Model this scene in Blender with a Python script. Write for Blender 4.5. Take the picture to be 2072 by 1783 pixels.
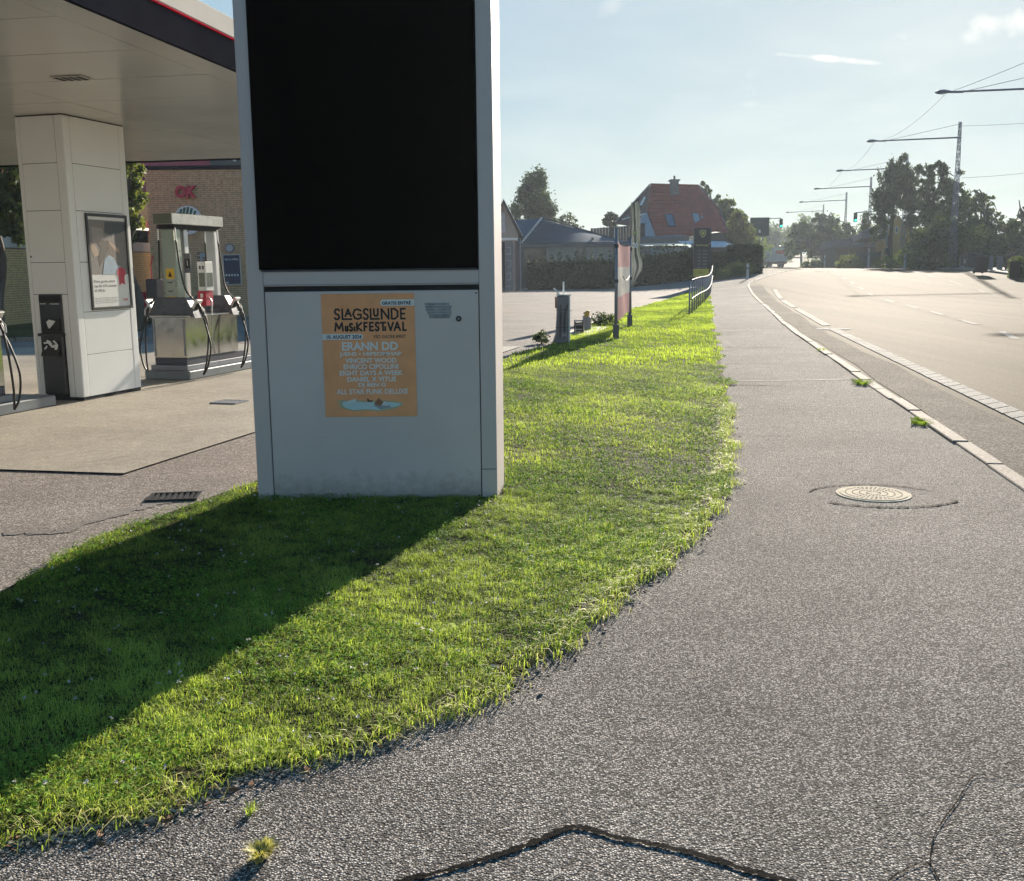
import bpy, bmesh, math, random
import numpy as np
from mathutils import Vector, Matrix

for _o in list(bpy.data.objects): bpy.data.objects.remove(_o, do_unlink=True)
sc = bpy.context.scene
COL = sc.collection
R = math.radians
rng = random.Random(7)

# ------------------------------------------------------------------ camera
EYE = 1.55
FPX = 2080.0                      # focal length for a picture 2072 wide
PITCH = math.atan((891.5-540.5)/FPX)
ROLL = -0.0105
_c, _s = math.cos(ROLL), math.sin(ROLL)
_cp, _sp = math.cos(PITCH), math.sin(PITCH)
cam_d = bpy.data.cameras.new('camera')
cam_d.sensor_width = 36.0
cam_d.lens = 36.0*FPX/2072.0
cam_d.clip_start = 0.05
cam_d.clip_end = 3000
cam = bpy.data.objects.new('camera', cam_d)
COL.objects.link(cam)
cam.matrix_world = Matrix(((_c, -_s, 0, 0),
                           (_s*_sp, _c*_sp, -_cp, 0),
                           (_s*_cp, _c*_cp, _sp, EYE),
                           (0, 0, 0, 1)))
sc.camera = cam

# ------------------------------------------------------------------ light
SUN_AZ = 19.5                     # degrees to the right of +y
SUN_EL = 16.5
world = bpy.data.worlds.new('World'); sc.world = world
world.use_nodes = True
nt = world.node_tree; nt.nodes.clear()
def wn(t, **k):
    n = nt.nodes.new(t)
    for a, b in k.items(): setattr(n, a, b)
    return n
w_out = wn('ShaderNodeOutputWorld'); w_bg = wn('ShaderNodeBackground')
sky = wn('ShaderNodeTexSky', sky_type='NISHITA')
sky.sun_disc = False
sky.sun_elevation = R(SUN_EL); sky.sun_rotation = R(SUN_AZ)
sky.air_density = 1.0; sky.dust_density = 0.25; sky.ozone_density = 2.0
w_bg.inputs['Strength'].default_value = 0.135
SUN_DIR = Vector((math.sin(R(SUN_AZ))*math.cos(R(SUN_EL)), math.cos(R(SUN_AZ))*math.cos(R(SUN_EL)), math.sin(R(SUN_EL))))
# thin high cloud and a few small clouds, laid over the sky colour by direction
tc = wn('ShaderNodeTexCoord')
sep = wn('ShaderNodeSeparateXYZ'); nt.links.new(tc.outputs['Generated'], sep.inputs[0])
def wmath(op, a, b=None, clamp=False):
    n = wn('ShaderNodeMath', operation=op); n.use_clamp = clamp
    for i, v in enumerate((a, b)):
        if v is None: continue
        if isinstance(v, (int, float)): n.inputs[i].default_value = v
        else: nt.links.new(v, n.inputs[i])
    return n.outputs[0]
zc = wmath('MAXIMUM', sep.outputs[2], 0.02)
comb = wn('ShaderNodeCombineXYZ')
nt.links.new(wmath('DIVIDE', sep.outputs[0], wmath('ADD', zc, 0.12)), comb.inputs[0])
nt.links.new(wmath('DIVIDE', sep.outputs[1], wmath('ADD', zc, 0.12)), comb.inputs[1])
cn = wn('ShaderNodeTexNoise'); cn.inputs['Scale'].default_value = 1.1; cn.inputs['Detail'].default_value = 7
cn.inputs['Roughness'].default_value = 0.55; cn.inputs['Distortion'].default_value = 0.35
nt.links.new(comb.outputs[0], cn.inputs['Vector'])
cr = wn('ShaderNodeValToRGB'); cr.color_ramp.elements[0].position = 0.42; cr.color_ramp.elements[1].position = 0.78
nt.links.new(cn.outputs['Fac'], cr.inputs[0])
thin = wmath('MULTIPLY', cr.outputs[0], 0.30)
def cloud_patch(px, py, rx, ry, thresh, amount, scale, tilt=0.0):
    """small cloud centred on a sky direction; rx, ry half sizes in radians"""
    x, y = px-1036, -(py-891.5)
    xr, yr = x*_c - y*_s, x*_s + y*_c
    d = Vector((xr, FPX*_cp+yr*_sp, -FPX*_sp+yr*_cp)).normalized()
    right = d.cross(Vector((0, 0, 1))).normalized(); up = right.cross(d)
    if tilt:
        right, up = right*math.cos(tilt)+up*math.sin(tilt), up*math.cos(tilt)-right*math.sin(tilt)
    def dotn(v):
        n = wn('ShaderNodeVectorMath', operation='DOT_PRODUCT'); nt.links.new(tc.outputs['Generated'], n.inputs[0]); n.inputs[1].default_value = v; return n.outputs['Value']
    a = wmath('DIVIDE', dotn(right), rx); b = wmath('DIVIDE', dotn(up), ry)
    r2 = wmath('ADD', wmath('MULTIPLY', a, a), wmath('MULTIPLY', b, b))
    n = wn('ShaderNodeTexNoise'); n.inputs['Scale'].default_value = scale; n.inputs['Detail'].default_value = 6
    nt.links.new(tc.outputs['Generated'], n.inputs['Vector'])
    v = wmath('SUBTRACT', wmath('ADD', wmath('SUBTRACT', 1.0, r2), wmath('MULTIPLY', wmath('SUBTRACT', n.outputs['Fac'], 0.5), 2.6)), thresh)
    v = wmath('MULTIPLY', v, 1.3, clamp=True)
    front = wmath('GREATER_THAN', dotn(d), 0.5)
    return wmath('MULTIPLY', wmath('MULTIPLY', v, front), amount)
patches = [cloud_patch(2030, 55, 0.048, 0.018, 0.35, 0.9, 34, 0.08), cloud_patch(1515, 165, 0.022, 0.034, 1.0, 0.5, 45),
           cloud_patch(1690, 120, 0.052, 0.0035, 0.2, 0.7, 40, -0.155), cloud_patch(1835, 70, 0.02, 0.012, 0.8, 0.5, 50),
           cloud_patch(1540, 215, 0.03, 0.006, 0.5, 0.3, 40, -0.1), cloud_patch(1240, 12, 0.035, 0.012, 0.5, 0.35, 30, 0.3)]
mask = thin
for p in patches: mask = wmath('MAXIMUM', mask, p)
# overcast veil colour is taken from the sky's own brightness
hs = wn('ShaderNodeHueSaturation'); hs.inputs['Saturation'].default_value = 0.32; hs.inputs['Value'].default_value = 1.14
# tone curve on the sky colour, flattening the brightness of the whole dome
def wvec(op, a, b):
    n = wn('ShaderNodeVectorMath', operation=op)
    for i, v in enumerate((a, b)):
        if isinstance(v, tuple): n.inputs[i].default_value = v
        else: nt.links.new(v, n.inputs[i])
    return n.outputs[0]
sky_even = wvec('DIVIDE', sky.outputs[0], wvec('ADD', wvec('MULTIPLY', sky.outputs[0], (1/3.0, 1/3.35, 1/3.5)), (1, 1, 1)))
nt.links.new(sky_even, hs.inputs['Color'])
tintn = wn('ShaderNodeMix', data_type='RGBA', blend_type='MULTIPLY'); tintn.inputs[0].default_value = 1.0
nt.links.new(hs.outputs[0], tintn.inputs[6]); tintn.inputs[7].default_value = (1.12, 1.07, 1.0, 1)
mx = wn('ShaderNodeMix', data_type='RGBA')
nt.links.new(mask, mx.inputs[0]); hs2 = wn('ShaderNodeHueSaturation'); hs2.inputs['Saturation'].default_value = 1.65; hs2.inputs['Hue'].default_value = .501; hs2.inputs['Value'].default_value = .86
nt.links.new(sky_even, hs2.inputs['Color']); nt.links.new(hs2.outputs[0], mx.inputs[6]); nt.links.new(tintn.outputs[2], mx.inputs[7])
nt.links.new(mx.outputs[2], w_bg.inputs['Color'])
nt.links.new(w_bg.outputs[0], w_out.inputs[0])

sun_d = bpy.data.lights.new('sun', 'SUN'); sun_d.energy = 5.0; sun_d.angle = R(0.6); sun_d.color = (1.0, 0.89, 0.74)
sun = bpy.data.objects.new('sun', sun_d); COL.objects.link(sun)
sun.rotation_euler = SUN_DIR.to_track_quat('Z', 'Y').to_euler()
sc.view_settings.view_transform = 'Standard'
try: sc.view_settings.look = 'None'
except Exception: pass
sc.view_settings.gamma = 1.0
sc.view_settings.use_curve_mapping = False
sc.view_settings.exposure = 1.36
sc.render.engine = 'CYCLES'
sc.render.resolution_x, sc.render.resolution_y = 1024, 881
sc.cycles.max_bounces = 8
sc.cycles.transparent_max_bounces = 8

# ------------------------------------------------------------------ terrain and placing
def sstep(t):
    t = max(0.0, min(1.0, t)); return t*t*(3-2*t)
def elev(x, y):
    return 1.05*sstep((y+.4*(x-13)-38)/45)*sstep((x-6)/9) + .018*max(0.0, min(y-170, 250))
def sightline(px, py):
    x, y = px-1036, -(py-891.5)
    xr, yr = x*_c - y*_s, x*_s + y*_c
    return Vector((xr, FPX*_cp+yr*_sp, -FPX*_sp+yr*_cp))
def at(px, py, Y):
    """world point at distance Y"""
    r = sightline(px, py); return Vector((0, 0, EYE)) + r*(Y/r.y)
def gp(px, py):
    """ground point"""
    r = sightline(px, py); a = 2.0
    while a < 900:
        p = Vector((0, 0, EYE)) + r*(a/r.y)
        if p.z <= elev(p.x, p.y): return Vector((p.x, p.y, elev(p.x, p.y)))
        a *= 1.002
    return p

# ------------------------------------------------------------------ materials
MATS = {}
class NT:
    def __init__(s, name):
        s.m = bpy.data.materials.new(name); s.m.use_nodes = True; s.t = s.m.node_tree; s.t.nodes.clear()
        s.out = s.n('ShaderNodeOutputMaterial'); s.b = s.n('ShaderNodeBsdfPrincipled'); s.l(s.b.outputs[0], s.out.inputs[0])
        s.tc = s.n('ShaderNodeTexCoord')
    def n(s, t, **k):
        n = s.t.nodes.new(t)
        for a, b in k.items(): setattr(n, a, b)
        return n
    def l(s, a, b): s.t.links.new(a, b)
    def noise(s, scale, detail=4, rough=.55, vec=None, dist=0):
        n = s.n('ShaderNodeTexNoise'); n.inputs['Scale'].default_value = scale; n.inputs['Detail'].default_value = detail
        n.inputs['Roughness'].default_value = rough; n.inputs['Distortion'].default_value = dist
        s.l(vec or s.tc.outputs['Object'], n.inputs['Vector']); return n.outputs['Fac']
    def ramp(s, fac, stops):
        r = s.n('ShaderNodeValToRGB'); e = r.color_ramp.elements
        while len(e) < len(stops): e.new(0.5)
        for i, (p, c) in enumerate(stops):
            e[i].position = p; e[i].color = (*c, 1) if len(c) == 3 else c
        s.l(fac, r.inputs[0]); return r.outputs[0]
    def mix(s, fac, a, b, mode='MIX'):
        n = s.n('ShaderNodeMix', data_type='RGBA', blend_type=mode)
        for i, v in ((0, fac), (6, a), (7, b)):
            if isinstance(v, (int, float)): n.inputs[i].default_value = v
            elif isinstance(v, tuple): n.inputs[i].default_value = (*v[:3], 1)
            else: s.l(v, n.inputs[i])
        return n.outputs[2]
    def math(s, op, a, b=None, clamp=False):
        n = s.n('ShaderNodeMath', operation=op); n.use_clamp = clamp
        for i, v in enumerate((a, b)):
            if v is None: continue
            if isinstance(v, (int, float)): n.inputs[i].default_value = v
            else: s.l(v, n.inputs[i])
        return n.outputs[0]
    def bump(s, h, strength=.5, dist=.01):
        n = s.n('ShaderNodeBump'); n.inputs['Strength'].default_value = strength; n.inputs['Distance'].default_value = dist
        s.l(h, n.inputs['Height']); s.l(n.outputs[0], s.b.inputs['Normal']); return n
def M(name, col, rough=.6, metal=0., var=.18, scale=3., bump=0., bscale=60., spec=.5, emit=0., alpha_glass=False):
    """painted / plain surface with faint unevenness and wear"""
    if name in MATS: return MATS[name]
    t = NT(name)
    a = tuple(c*(1-var) for c in col); b = tuple(min(1, c*(1+var*.7)) for c in col)
    f = t.noise(scale, 5, .6)
    t.l(t.ramp(f, [(.3, a), (.7, b)]), t.b.inputs['Base Color'])
    rr = t.noise(scale*2.3, 3)
    t.l(t.math('ADD', t.math('MULTIPLY', rr, .22), rough-.11), t.b.inputs['Roughness'])
    t.b.inputs['Metallic'].default_value = metal
    t.b.inputs['Specular IOR Level'].default_value = spec
    if bump: t.bump(t.noise(bscale, 4), bump, .004)
    if emit:
        t.b.inputs['Emission Color'].default_value = (*col, 1); t.b.inputs['Emission Strength'].default_value = emit
    MATS[name] = t.m; return t.m
def asphalt(name, dark, light, stone=95., rough=.72, bump=.6, bdist=.006, patchy=.35, warm=(1, 1, 1), spec=.5, blend=.62, streak=False):
    t = NT(name); pos = t.tc.outputs['Object']
    v = t.n('ShaderNodeTexVoronoi', feature='F1'); v.inputs['Scale'].default_value = stone; t.l(pos, v.inputs['Vector'])
    sp = t.n('ShaderNodeSeparateColor'); t.l(v.outputs['Color'], sp.inputs[0])
    c = t.ramp(sp.outputs[0], [(0, tuple(d*.5 for d in dark)), (.35, dark), (.75, light), (1, tuple(min(1, l*1.5) for l in light))])
    edge = t.math('MULTIPLY', v.outputs['Distance'], 1.0)
    c = t.mix(t.ramp(edge, [(.35, (0, 0, 0)), (.75, (1, 1, 1))]), c, tuple(d*.35 for d in dark))
    flat = tuple((d+l)/2*w for d, l, w in zip(dark, light, warm))
    if streak:   # traffic-worn bands running along the road
        mp = t.n('ShaderNodeMapping'); mp.inputs['Rotation'].default_value = (0, 0, .19); mp.inputs['Scale'].default_value = (.95, .022, 1); t.l(pos, mp.inputs['Vector'])
        big = t.noise(1.0, 4, .6, vec=mp.outputs[0])
    else: big = t.noise(.55, 6, .65)
    c = t.mix(1-blend, c, flat)
    shade = t.ramp(big, [(.3, (1-patchy,)*3), (.7, (1+patchy*.4,)*3)])
    c = t.mix(1.0, c, shade, 'MULTIPLY')
    fine = t.noise(9, 5, .7)
    c = t.mix(1.0, c, t.ramp(fine, [(.3, (.84, .83, .82)), (.7, (1.08, 1.08, 1.08))]), 'MULTIPLY')
    t.l(c, t.b.inputs['Base Color'])
    t.b.inputs['Roughness'].default_value = rough; t.b.inputs['Specular IOR Level'].default_value = spec
    h = t.math('SUBTRACT', t.math('MULTIPLY', sp.outputs[1], .7), v.outputs['Distance'])
    t.bump(h, bump, bdist)
    MATS[name] = t.m; return t.m
def foliage(name, dark, light, trans=.35, rough=.55, gloss=.3):
    t = NT(name)
    a = t.n('ShaderNodeAttribute', attribute_name='tint')
    c = t.ramp(a.outputs['Fac'], [(0, dark), (.75, light), (1, tuple(min(1, l*1.35) for l in light))])
    t.l(c, t.b.inputs['Base Color']); t.b.inputs['Roughness'].default_value = rough
    t.b.inputs['Specular IOR Level'].default_value = gloss
    tr = t.n('ShaderNodeBsdfTranslucent'); t.l(t.mix(1.0, c, (1.08, 1.15, .6), 'MULTIPLY'), tr.inputs['Color'])
    ms = t.n('ShaderNodeMixShader'); ms.inputs[0].default_value = trans
    t.l(t.b.outputs[0], ms.inputs[1]); t.l(tr.outputs[0], ms.inputs[2]); t.l(ms.outputs[0], t.out.inputs[0])
    MATS[name] = t.m; return t.m

# ------------------------------------------------------------------ mesh building
def tag(o, label=None, cat=None, group=None, kind=None):
    if label: o['label'] = label
    if cat: o['category'] = cat
    if group: o['group'] = group
    if kind: o['kind'] = kind
    return o
def thing(name, label, cat, loc=(0, 0, 0), rz=0., group=None):
    o = bpy.data.objects.new(name, None); COL.objects.link(o); o.empty_display_size = .2
    o.location = loc; o.rotation_euler = (0, 0, rz)
    return tag(o, label, cat, group)
def part_off(p): return p
class MB:
    def __init__(s, off=(0, 0, 0)): s.v = []; s.f = []; s.off = Vector(off)
    def add(s, vs, fs):
        n = len(s.v); s.v += [tuple(Vector(p)-s.off) for p in vs]; s.f += [tuple(i+n for i in f) for f in fs]; return s
    def box(s, x0, x1, y0, y1, z0, z1):
        return s.add([(x0,y0,z0),(x1,y0,z0),(x1,y1,z0),(x0,y1,z0),(x0,y0,z1),(x1,y0,z1),(x1,y1,z1),(x0,y1,z1)],
                     [(0,3,2,1),(4,5,6,7),(0,1,5,4),(1,2,6,5),(2,3,7,6),(3,0,4,7)])
    def obox(s, c, size, m=None):
        hx, hy, hz = (a/2 for a in size); c = Vector(c); m = m or Matrix.Identity(3)
        p = [c + m @ Vector((a*hx, b*hy, d*hz)) for d in (-1, 1) for a, b in ((-1,-1),(1,-1),(1,1),(-1,1))]
        return s.add(p, [(0,3,2,1),(4,5,6,7),(0,1,5,4),(1,2,6,5),(2,3,7,6),(3,0,4,7)])
    def extrude(s, poly, vec):
        n = len(poly); vec = Vector(vec); a = [Vector(p) for p in poly]; b = [p+vec for p in a]
        fs = [tuple(range(n-1, -1, -1)), tuple(range(n, 2*n))] + [(i, (i+1) % n, n+(i+1) % n, n+i) for i in range(n)]
        return s.add(a+b, fs)
    def tube(s, path, r, seg=8, cap=True):
        path = [Vector(p) for p in path]; n = len(path)
        if not hasattr(r, '__len__'): r = [r]*n
        rings = []; prev = None
        for i, p in enumerate(path):
            d = (path[min(i+1, n-1)]-path[max(i-1, 0)]).normalized()
            if prev is None:
                a = d.cross(Vector((0, 0, 1)));
                if a.length < 1e-3: a = d.cross(Vector((1, 0, 0)))
                a.normalize()
            else:
                a = (prev - d*prev.dot(d)).normalized()
            prev = a; b = d.cross(a)
            rings.append([p + (a*math.cos(t)+b*math.sin(t))*r[i] for t in (2*math.pi*k/seg for k in range(seg))])
        vs = [v for q in rings for v in q]
        fs = [(i*seg+k, i*seg+(k+1) % seg, (i+1)*seg+(k+1) % seg, (i+1)*seg+k) for i in range(n-1) for k in range(seg)]
        if cap: fs += [tuple(range(seg-1, -1, -1)), tuple((n-1)*seg+k for k in range(seg))]
        return s.add(vs, fs)
    def disc(s, c, r, h, axis='Z', seg=24):
        d = {'Z': Vector((0, 0, 1)), 'Y': Vector((0, 1, 0)), 'X': Vector((1, 0, 0))}[axis] if isinstance(axis, str) else Vector(axis)
        c = Vector(c); return s.tube([c, c+d*h], r, seg)
    def build(s, name, mat, parent=None, bevel=0., smooth=False, seg=1, kind=None, label=None):
        me = bpy.data.meshes.new(name); me.from_pydata(s.v, [], s.f); me.update()
        me.materials.append(mat)
        if smooth: me.polygons.foreach_set('use_smooth', [True]*len(me.polygons))
        o = bpy.data.objects.new(name, me); COL.objects.link(o)
        if parent: o.parent = parent
        if bevel:
            b = o.modifiers.new('bevel', 'BEVEL'); b.width = bevel; b.segments = seg; b.limit_method = 'ANGLE'
        return tag(o, label, kind=kind)
def recalc(o):
    bm = bmesh.new(); bm.from_mesh(o.data); bmesh.ops.recalc_face_normals(bm, faces=bm.faces); bm.to_mesh(o.data); bm.free(); return o
def curve_pts(p, n=8):
    """smooth path through points"""
    p = [Vector(q) for q in p]; out = []
    for i in range(len(p)-1):
        a, b, c, d = p[max(i-1, 0)], p[i], p[i+1], p[min(i+2, len(p)-1)]
        for k in range(n):
            t = k/n; out.append(.5*((2*b)+(c-a)*t+(2*a-5*b+4*c-d)*t*t+(3*b-a-3*c+d)*t**3))
    return out+[p[-1]]
def copy_tree(o, parent=None):
    c = o.copy(); COL.objects.link(c); c.parent = parent
    for ch in list(o.children): copy_tree(ch, c)
    return c
def text(name, s, x0, x1, z0, z1, y, mat, parent, bold=0.0, depth=.0012, facing='Y', M4=None, shear=0.):
    """flat lettering fitted to a rectangle on the local plane y (facing -y)"""
    cu = bpy.data.curves.new('t', 'FONT'); cu.body = s; cu.size = 1; cu.offset = bold; cu.extrude = .002; cu.shear = shear; cu.resolution_u = 3
    to = bpy.data.objects.new('t', cu); COL.objects.link(to)
    dg = bpy.context.evaluated_depsgraph_get(); me = bpy.data.meshes.new_from_object(to.evaluated_get(dg))
    bpy.data.objects.remove(to); bpy.data.curves.remove(cu)
    n = len(me.vertices); co = np.empty(n*3); me.vertices.foreach_get('co', co); co = co.reshape(-1, 3)
    mn, mxx = co.min(0), co.max(0)
    X = x0+(co[:, 0]-mn[0])/(mxx[0]-mn[0])*(x1-x0); Z = z0+(co[:, 1]-mn[1])/(mxx[1]-mn[1])*(z1-z0)
    Y = y-(co[:, 2]-mn[2])/.004*depth
    P = np.stack([X, Y, Z], 1)
    if M4 is not None: P = np.array([tuple(M4 @ Vector(p)) for p in P])
    me.vertices.foreach_set('co', P.ravel()); me.materials.clear(); me.materials.append(mat); me.update(); me.name = name
    o = bpy.data.objects.new(name, me); COL.objects.link(o); o.parent = parent; return o
def np_mesh(name, V, F, mat, parent=None, tint=None, k=4):
    me = bpy.data.meshes.new(name); nv, nf = len(V), len(F)
    me.vertices.add(nv); me.vertices.foreach_set('co', np.asarray(V, dtype=np.float32).ravel())
    me.loops.add(nf*k); me.loops.foreach_set('vertex_index', np.asarray(F, dtype=np.int32).ravel())
    me.polygons.add(nf); me.polygons.foreach_set('loop_start', np.arange(nf, dtype=np.int32)*k)
    try: me.polygons.foreach_set('loop_total', np.full(nf, k, dtype=np.int32))
    except Exception: pass
    me.update(calc_edges=True); me.validate()
    if tint is not None:
        a = me.attributes.new('tint', 'FLOAT', 'POINT'); a.data.foreach_set('value', np.asarray(tint, dtype=np.float32))
    me.materials.append(mat)
    o = bpy.data.objects.new(name, me); COL.objects.link(o)
    if parent: o.parent = parent
    return o
def sheet(name, poly, off, mat, cell=2.0, kind='structure', parent=None):
    """horizontal sheet cut on a common grid and draped on the terrain"""
    bm = bmesh.new()
    vs = [bm.verts.new((p[0], p[1], 0)) for p in poly]; bm.faces.new(vs)
    xs = [p[0] for p in poly]; ys = [p[1] for p in poly]
    def cut(lo, hi, axis):
        c = math.ceil(lo/cell)*cell
        while c < hi:
            if (axis == 1 and c > 26) or axis == 0:
                co = (c, 0, 0) if axis == 0 else (0, c, 0); no = (1, 0, 0) if axis == 0 else (0, 1, 0)
                bmesh.ops.bisect_plane(bm, geom=bm.verts[:]+bm.edges[:]+bm.faces[:], plane_co=co, plane_no=no)
            c += cell
    if max(ys) > 30: cut(min(ys), max(ys), 1); cut(min(xs), max(xs), 0)
    bmesh.ops.triangulate(bm, faces=bm.faces)
    for v in bm.verts: v.co.z = elev(v.co.x, v.co.y)+off
    bmesh.ops.recalc_face_normals(bm, faces=bm.faces)
    if sum(f.normal.z for f in bm.faces) < 0: bmesh.ops.reverse_faces(bm, faces=bm.faces)
    me = bpy.data.meshes.new(name); bm.to_mesh(me); bm.free(); me.materials.append(mat)
    o = bpy.data.objects.new(name, me); COL.objects.link(o)
    if parent: o.parent = parent
    return tag(o, kind=kind)
def ribbon(name, pts, w, off, mat, parent=None, jitter=0., kind=None, n=6, hgt=0.):
    """thin strip along a path on the ground"""
    P = curve_pts([Vector((p[0], p[1], 0)) for p in pts], n); L = []; Rr = []
    for i, p in enumerate(P):
        d = (P[min(i+1, len(P)-1)]-P[max(i-1, 0)]).normalized(); s = Vector((-d.y, d.x, 0))
        ww = w if not hasattr(w, '__len__') else w[0]+(w[1]-w[0])*i/len(P)
        a = p+s*ww*(.5+jitter*rng.uniform(-1, 1)); b = p-s*ww*(.5+jitter*rng.uniform(-1, 1))
        L.append((a.x, a.y, elev(a.x, a.y)+off)); Rr.append((b.x, b.y, elev(b.x, b.y)+off))
    m = MB(); k = len(L); m.add(L+Rr, [(k+i, k+i+1, i+1, i) for i in range(k-1)])
    return m.build(name, mat, parent, kind=kind)
def path_interp(pts, y):
    for a, b in zip(pts, pts[1:]):
        if a[1] <= y <= b[1]:
            t = (y-a[1])/(b[1]-a[1]); return a[0]+(b[0]-a[0])*t
    return pts[0][0] if y < pts[0][1] else pts[-1][0]
# ================================================================== MATERIALS
m_pave = asphalt('worn_pavement_asphalt', (.115, .104, .098), (.52, .485, .455), stone=150, rough=.9, bump=.85, bdist=.006, patchy=.34, blend=.85, spec=.08)
m_road = asphalt('road_asphalt', (.040, .031, .020), (.175, .134, .080), stone=62, rough=.86, bump=.30, bdist=.007, patchy=.68, spec=.04, blend=.7, streak=True)
m_fore = asphalt('forecourt_asphalt', (.19, .165, .15), (.47, .42, .385), stone=85, rough=.8, bump=.4, bdist=.005, patchy=.28, blend=.6, spec=.06)
m_conc = asphalt('slab_concrete', (.31, .28, .235), (.48, .44, .375), stone=60, rough=.7, spec=.15, bump=.15, bdist=.003, patchy=.30, blend=.3)
m_soil = asphalt('turf_soil', (.030, .030, .012), (.075, .068, .03), stone=40, rough=.95, bump=1., bdist=.01, patchy=.4, spec=.1)
m_ground = asphalt('field_ground', (.05, .055, .025), (.10, .10, .05), stone=3, rough=.95, bump=.4, bdist=.02, patchy=.3, spec=.1)
m_kerb = asphalt('granite_kerb', (.21, .18, .155), (.52, .45, .385), stone=110, spec=.15, rough=.85, bump=.6, bdist=.004, patchy=.25, blend=.6)
m_crack = asphalt('bitumen_crack', (.008, .0075, .007), (.030, .028, .026), stone=110, rough=.9, bump=.25, bdist=.004, patchy=.3, spec=.02)
m_line = asphalt('worn_road_paint', (.26, .25, .23), (.58, .56, .51), stone=60, spec=.03, rough=.85, bump=.5, bdist=.004, patchy=.4, blend=.6)
m_grass = foliage('grass_blades', (.085, .17, .026), (.40, .48, .095), trans=.48, rough=.6, gloss=.18)
m_clover = foliage('clover_leaves', (.07, .17, .022), (.22, .36, .055), trans=.42, rough=.75, gloss=.1)
m_dry = foliage('dry_grass', (.30, .29, .09), (.62, .56, .22), trans=.3)
m_leaf_dark = foliage('dark_leaves', (.022, .036, .014), (.085, .112, .040), trans=.38)
m_leaf_mid = foliage('mid_leaves', (.036, .064, .020), (.14, .18, .05), trans=.42)
m_leaf_light = foliage('light_leaves', (.06, .08, .02), (.20, .22, .06), trans=.4)
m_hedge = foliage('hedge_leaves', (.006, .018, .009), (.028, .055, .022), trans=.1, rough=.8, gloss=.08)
m_bark = M('bark', (.10, .08, .06), .9, bump=.8, bscale=14, var=.35)
m_grey = M('grey_tower_paint', (.56, .485, .465), .5, metal=.0, var=.035, scale=1.2, bump=.02, bscale=300)
_d = NT('grey_door_paint'); _z = _d.n('ShaderNodeSeparateXYZ'); _d.l(_d.tc.outputs['Object'], _z.inputs[0])
_c0 = _d.ramp(_d.noise(1.6, 5, .6), [(.3, (.565, .49, .468)), (.7, (.645, .565, .535))])
_spl = _d.math('SUBTRACT', _d.math('MULTIPLY', _d.noise(16, 6, .7), .34), _z.outputs[2])      # mud splashed up from the turf
_c0 = _d.mix(_d.math('MULTIPLY', _d.math('MULTIPLY', _d.math("ADD", _spl, .03), 6, clamp=True), .55), _c0, (.20, .17, .13))
_mp = _d.n('ShaderNodeMapping'); _mp.inputs['Scale'].default_value = (1.2, 1, 60); _d.l(_d.tc.outputs['Object'], _mp.inputs['Vector'])
_c0 = _d.mix(_d.ramp(_d.noise(1.4, 3, .6, vec=_mp.outputs[0]), [(.70, (0, 0, 0)), (.78, (.35, .35, .35))]), _c0, (.33, .30, .30))   # long rub marks
_d.l(_c0, _d.b.inputs['Base Color']); _d.b.inputs['Roughness'].default_value = .5; _d.bump(_d.noise(2.2, 2), .12, .01)
m_grey_door = _d.m; MATS['grey_door_paint'] = _d.m
m_black = M('dull_blackout', (.0, .0, .0), .95, spec=0.0, var=0)
m_dark = M('dark_gap', (.012, .012, .015), .8)
m_navy = M('navy_metal', (.02, .026, .05), .35)
m_white = M('white_panel', (.86, .86, .845), .38, var=.04, scale=1.)
m_steel = M('brushed_steel', (.60, .59, .56), .14, metal=1., var=.12, scale=4)
m_alu = M('aluminium', (.62, .62, .61), .38, metal=.85, var=.08)
m_galv = M('galvanised', (.24, .25, .28), .6, metal=.3, var=.15)
m_blackp = M('black_plastic', (.014, .014, .017), .38, var=.25)
m_rubber = M('black_rubber', (.012, .012, .012), .5)
m_red = M('red_paint', (.52, .018, .05), .4)
m_yellow = M('yellow_label', (.75, .48, .03), .5)
m_glass = M('dark_glass', (.03, .035, .04), .08, spec=.8)
m_wht = M('white_print', (.78, .78, .76), .5, var=.03)

# ================================================================== GROUND
LK = [(1.2,-8),(2.36,0),(3.65,7.36),(6.83,25.2),(9.6,39),(13.2,57.6),(14.8,62.5),(17.4,69),(20.8,78),(24.4,89),(29.5,105),(35.5,130),(41.2,160),(47.5,190),(63,250),(92,340)]
RK = [(14.8,-8),(17.4,2),(21.2,20),(25.2,40),(29.2,60),(31.5,73),(36.4,100),(41.8,130),(47.6,160),(54.5,195),(70,250),(99,340)]
def grid(name, xs, ys, off, mat):
    V = [(x, y, elev(x, y)+off) for y in ys for x in xs]; nx = len(xs)
    F = [(j*nx+i, j*nx+i+1, (j+1)*nx+i+1, (j+1)*nx+i) for j in range(len(ys)-1) for i in range(nx-1)]
    m = MB(); m.add(V, F); return m.build(name, mat, kind='structure')
xs = [-1500,-900,-500,-250,-120]+list(range(-60, 121, 3))+[160,250,500,900,1500]
ys = [-400,-100,-30]+list(range(-12, 180, 3))+[190,210,240,280,330,400,460,600,900,1500,2400]
grid('ground', xs, ys, -.10, m_ground)
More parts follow.
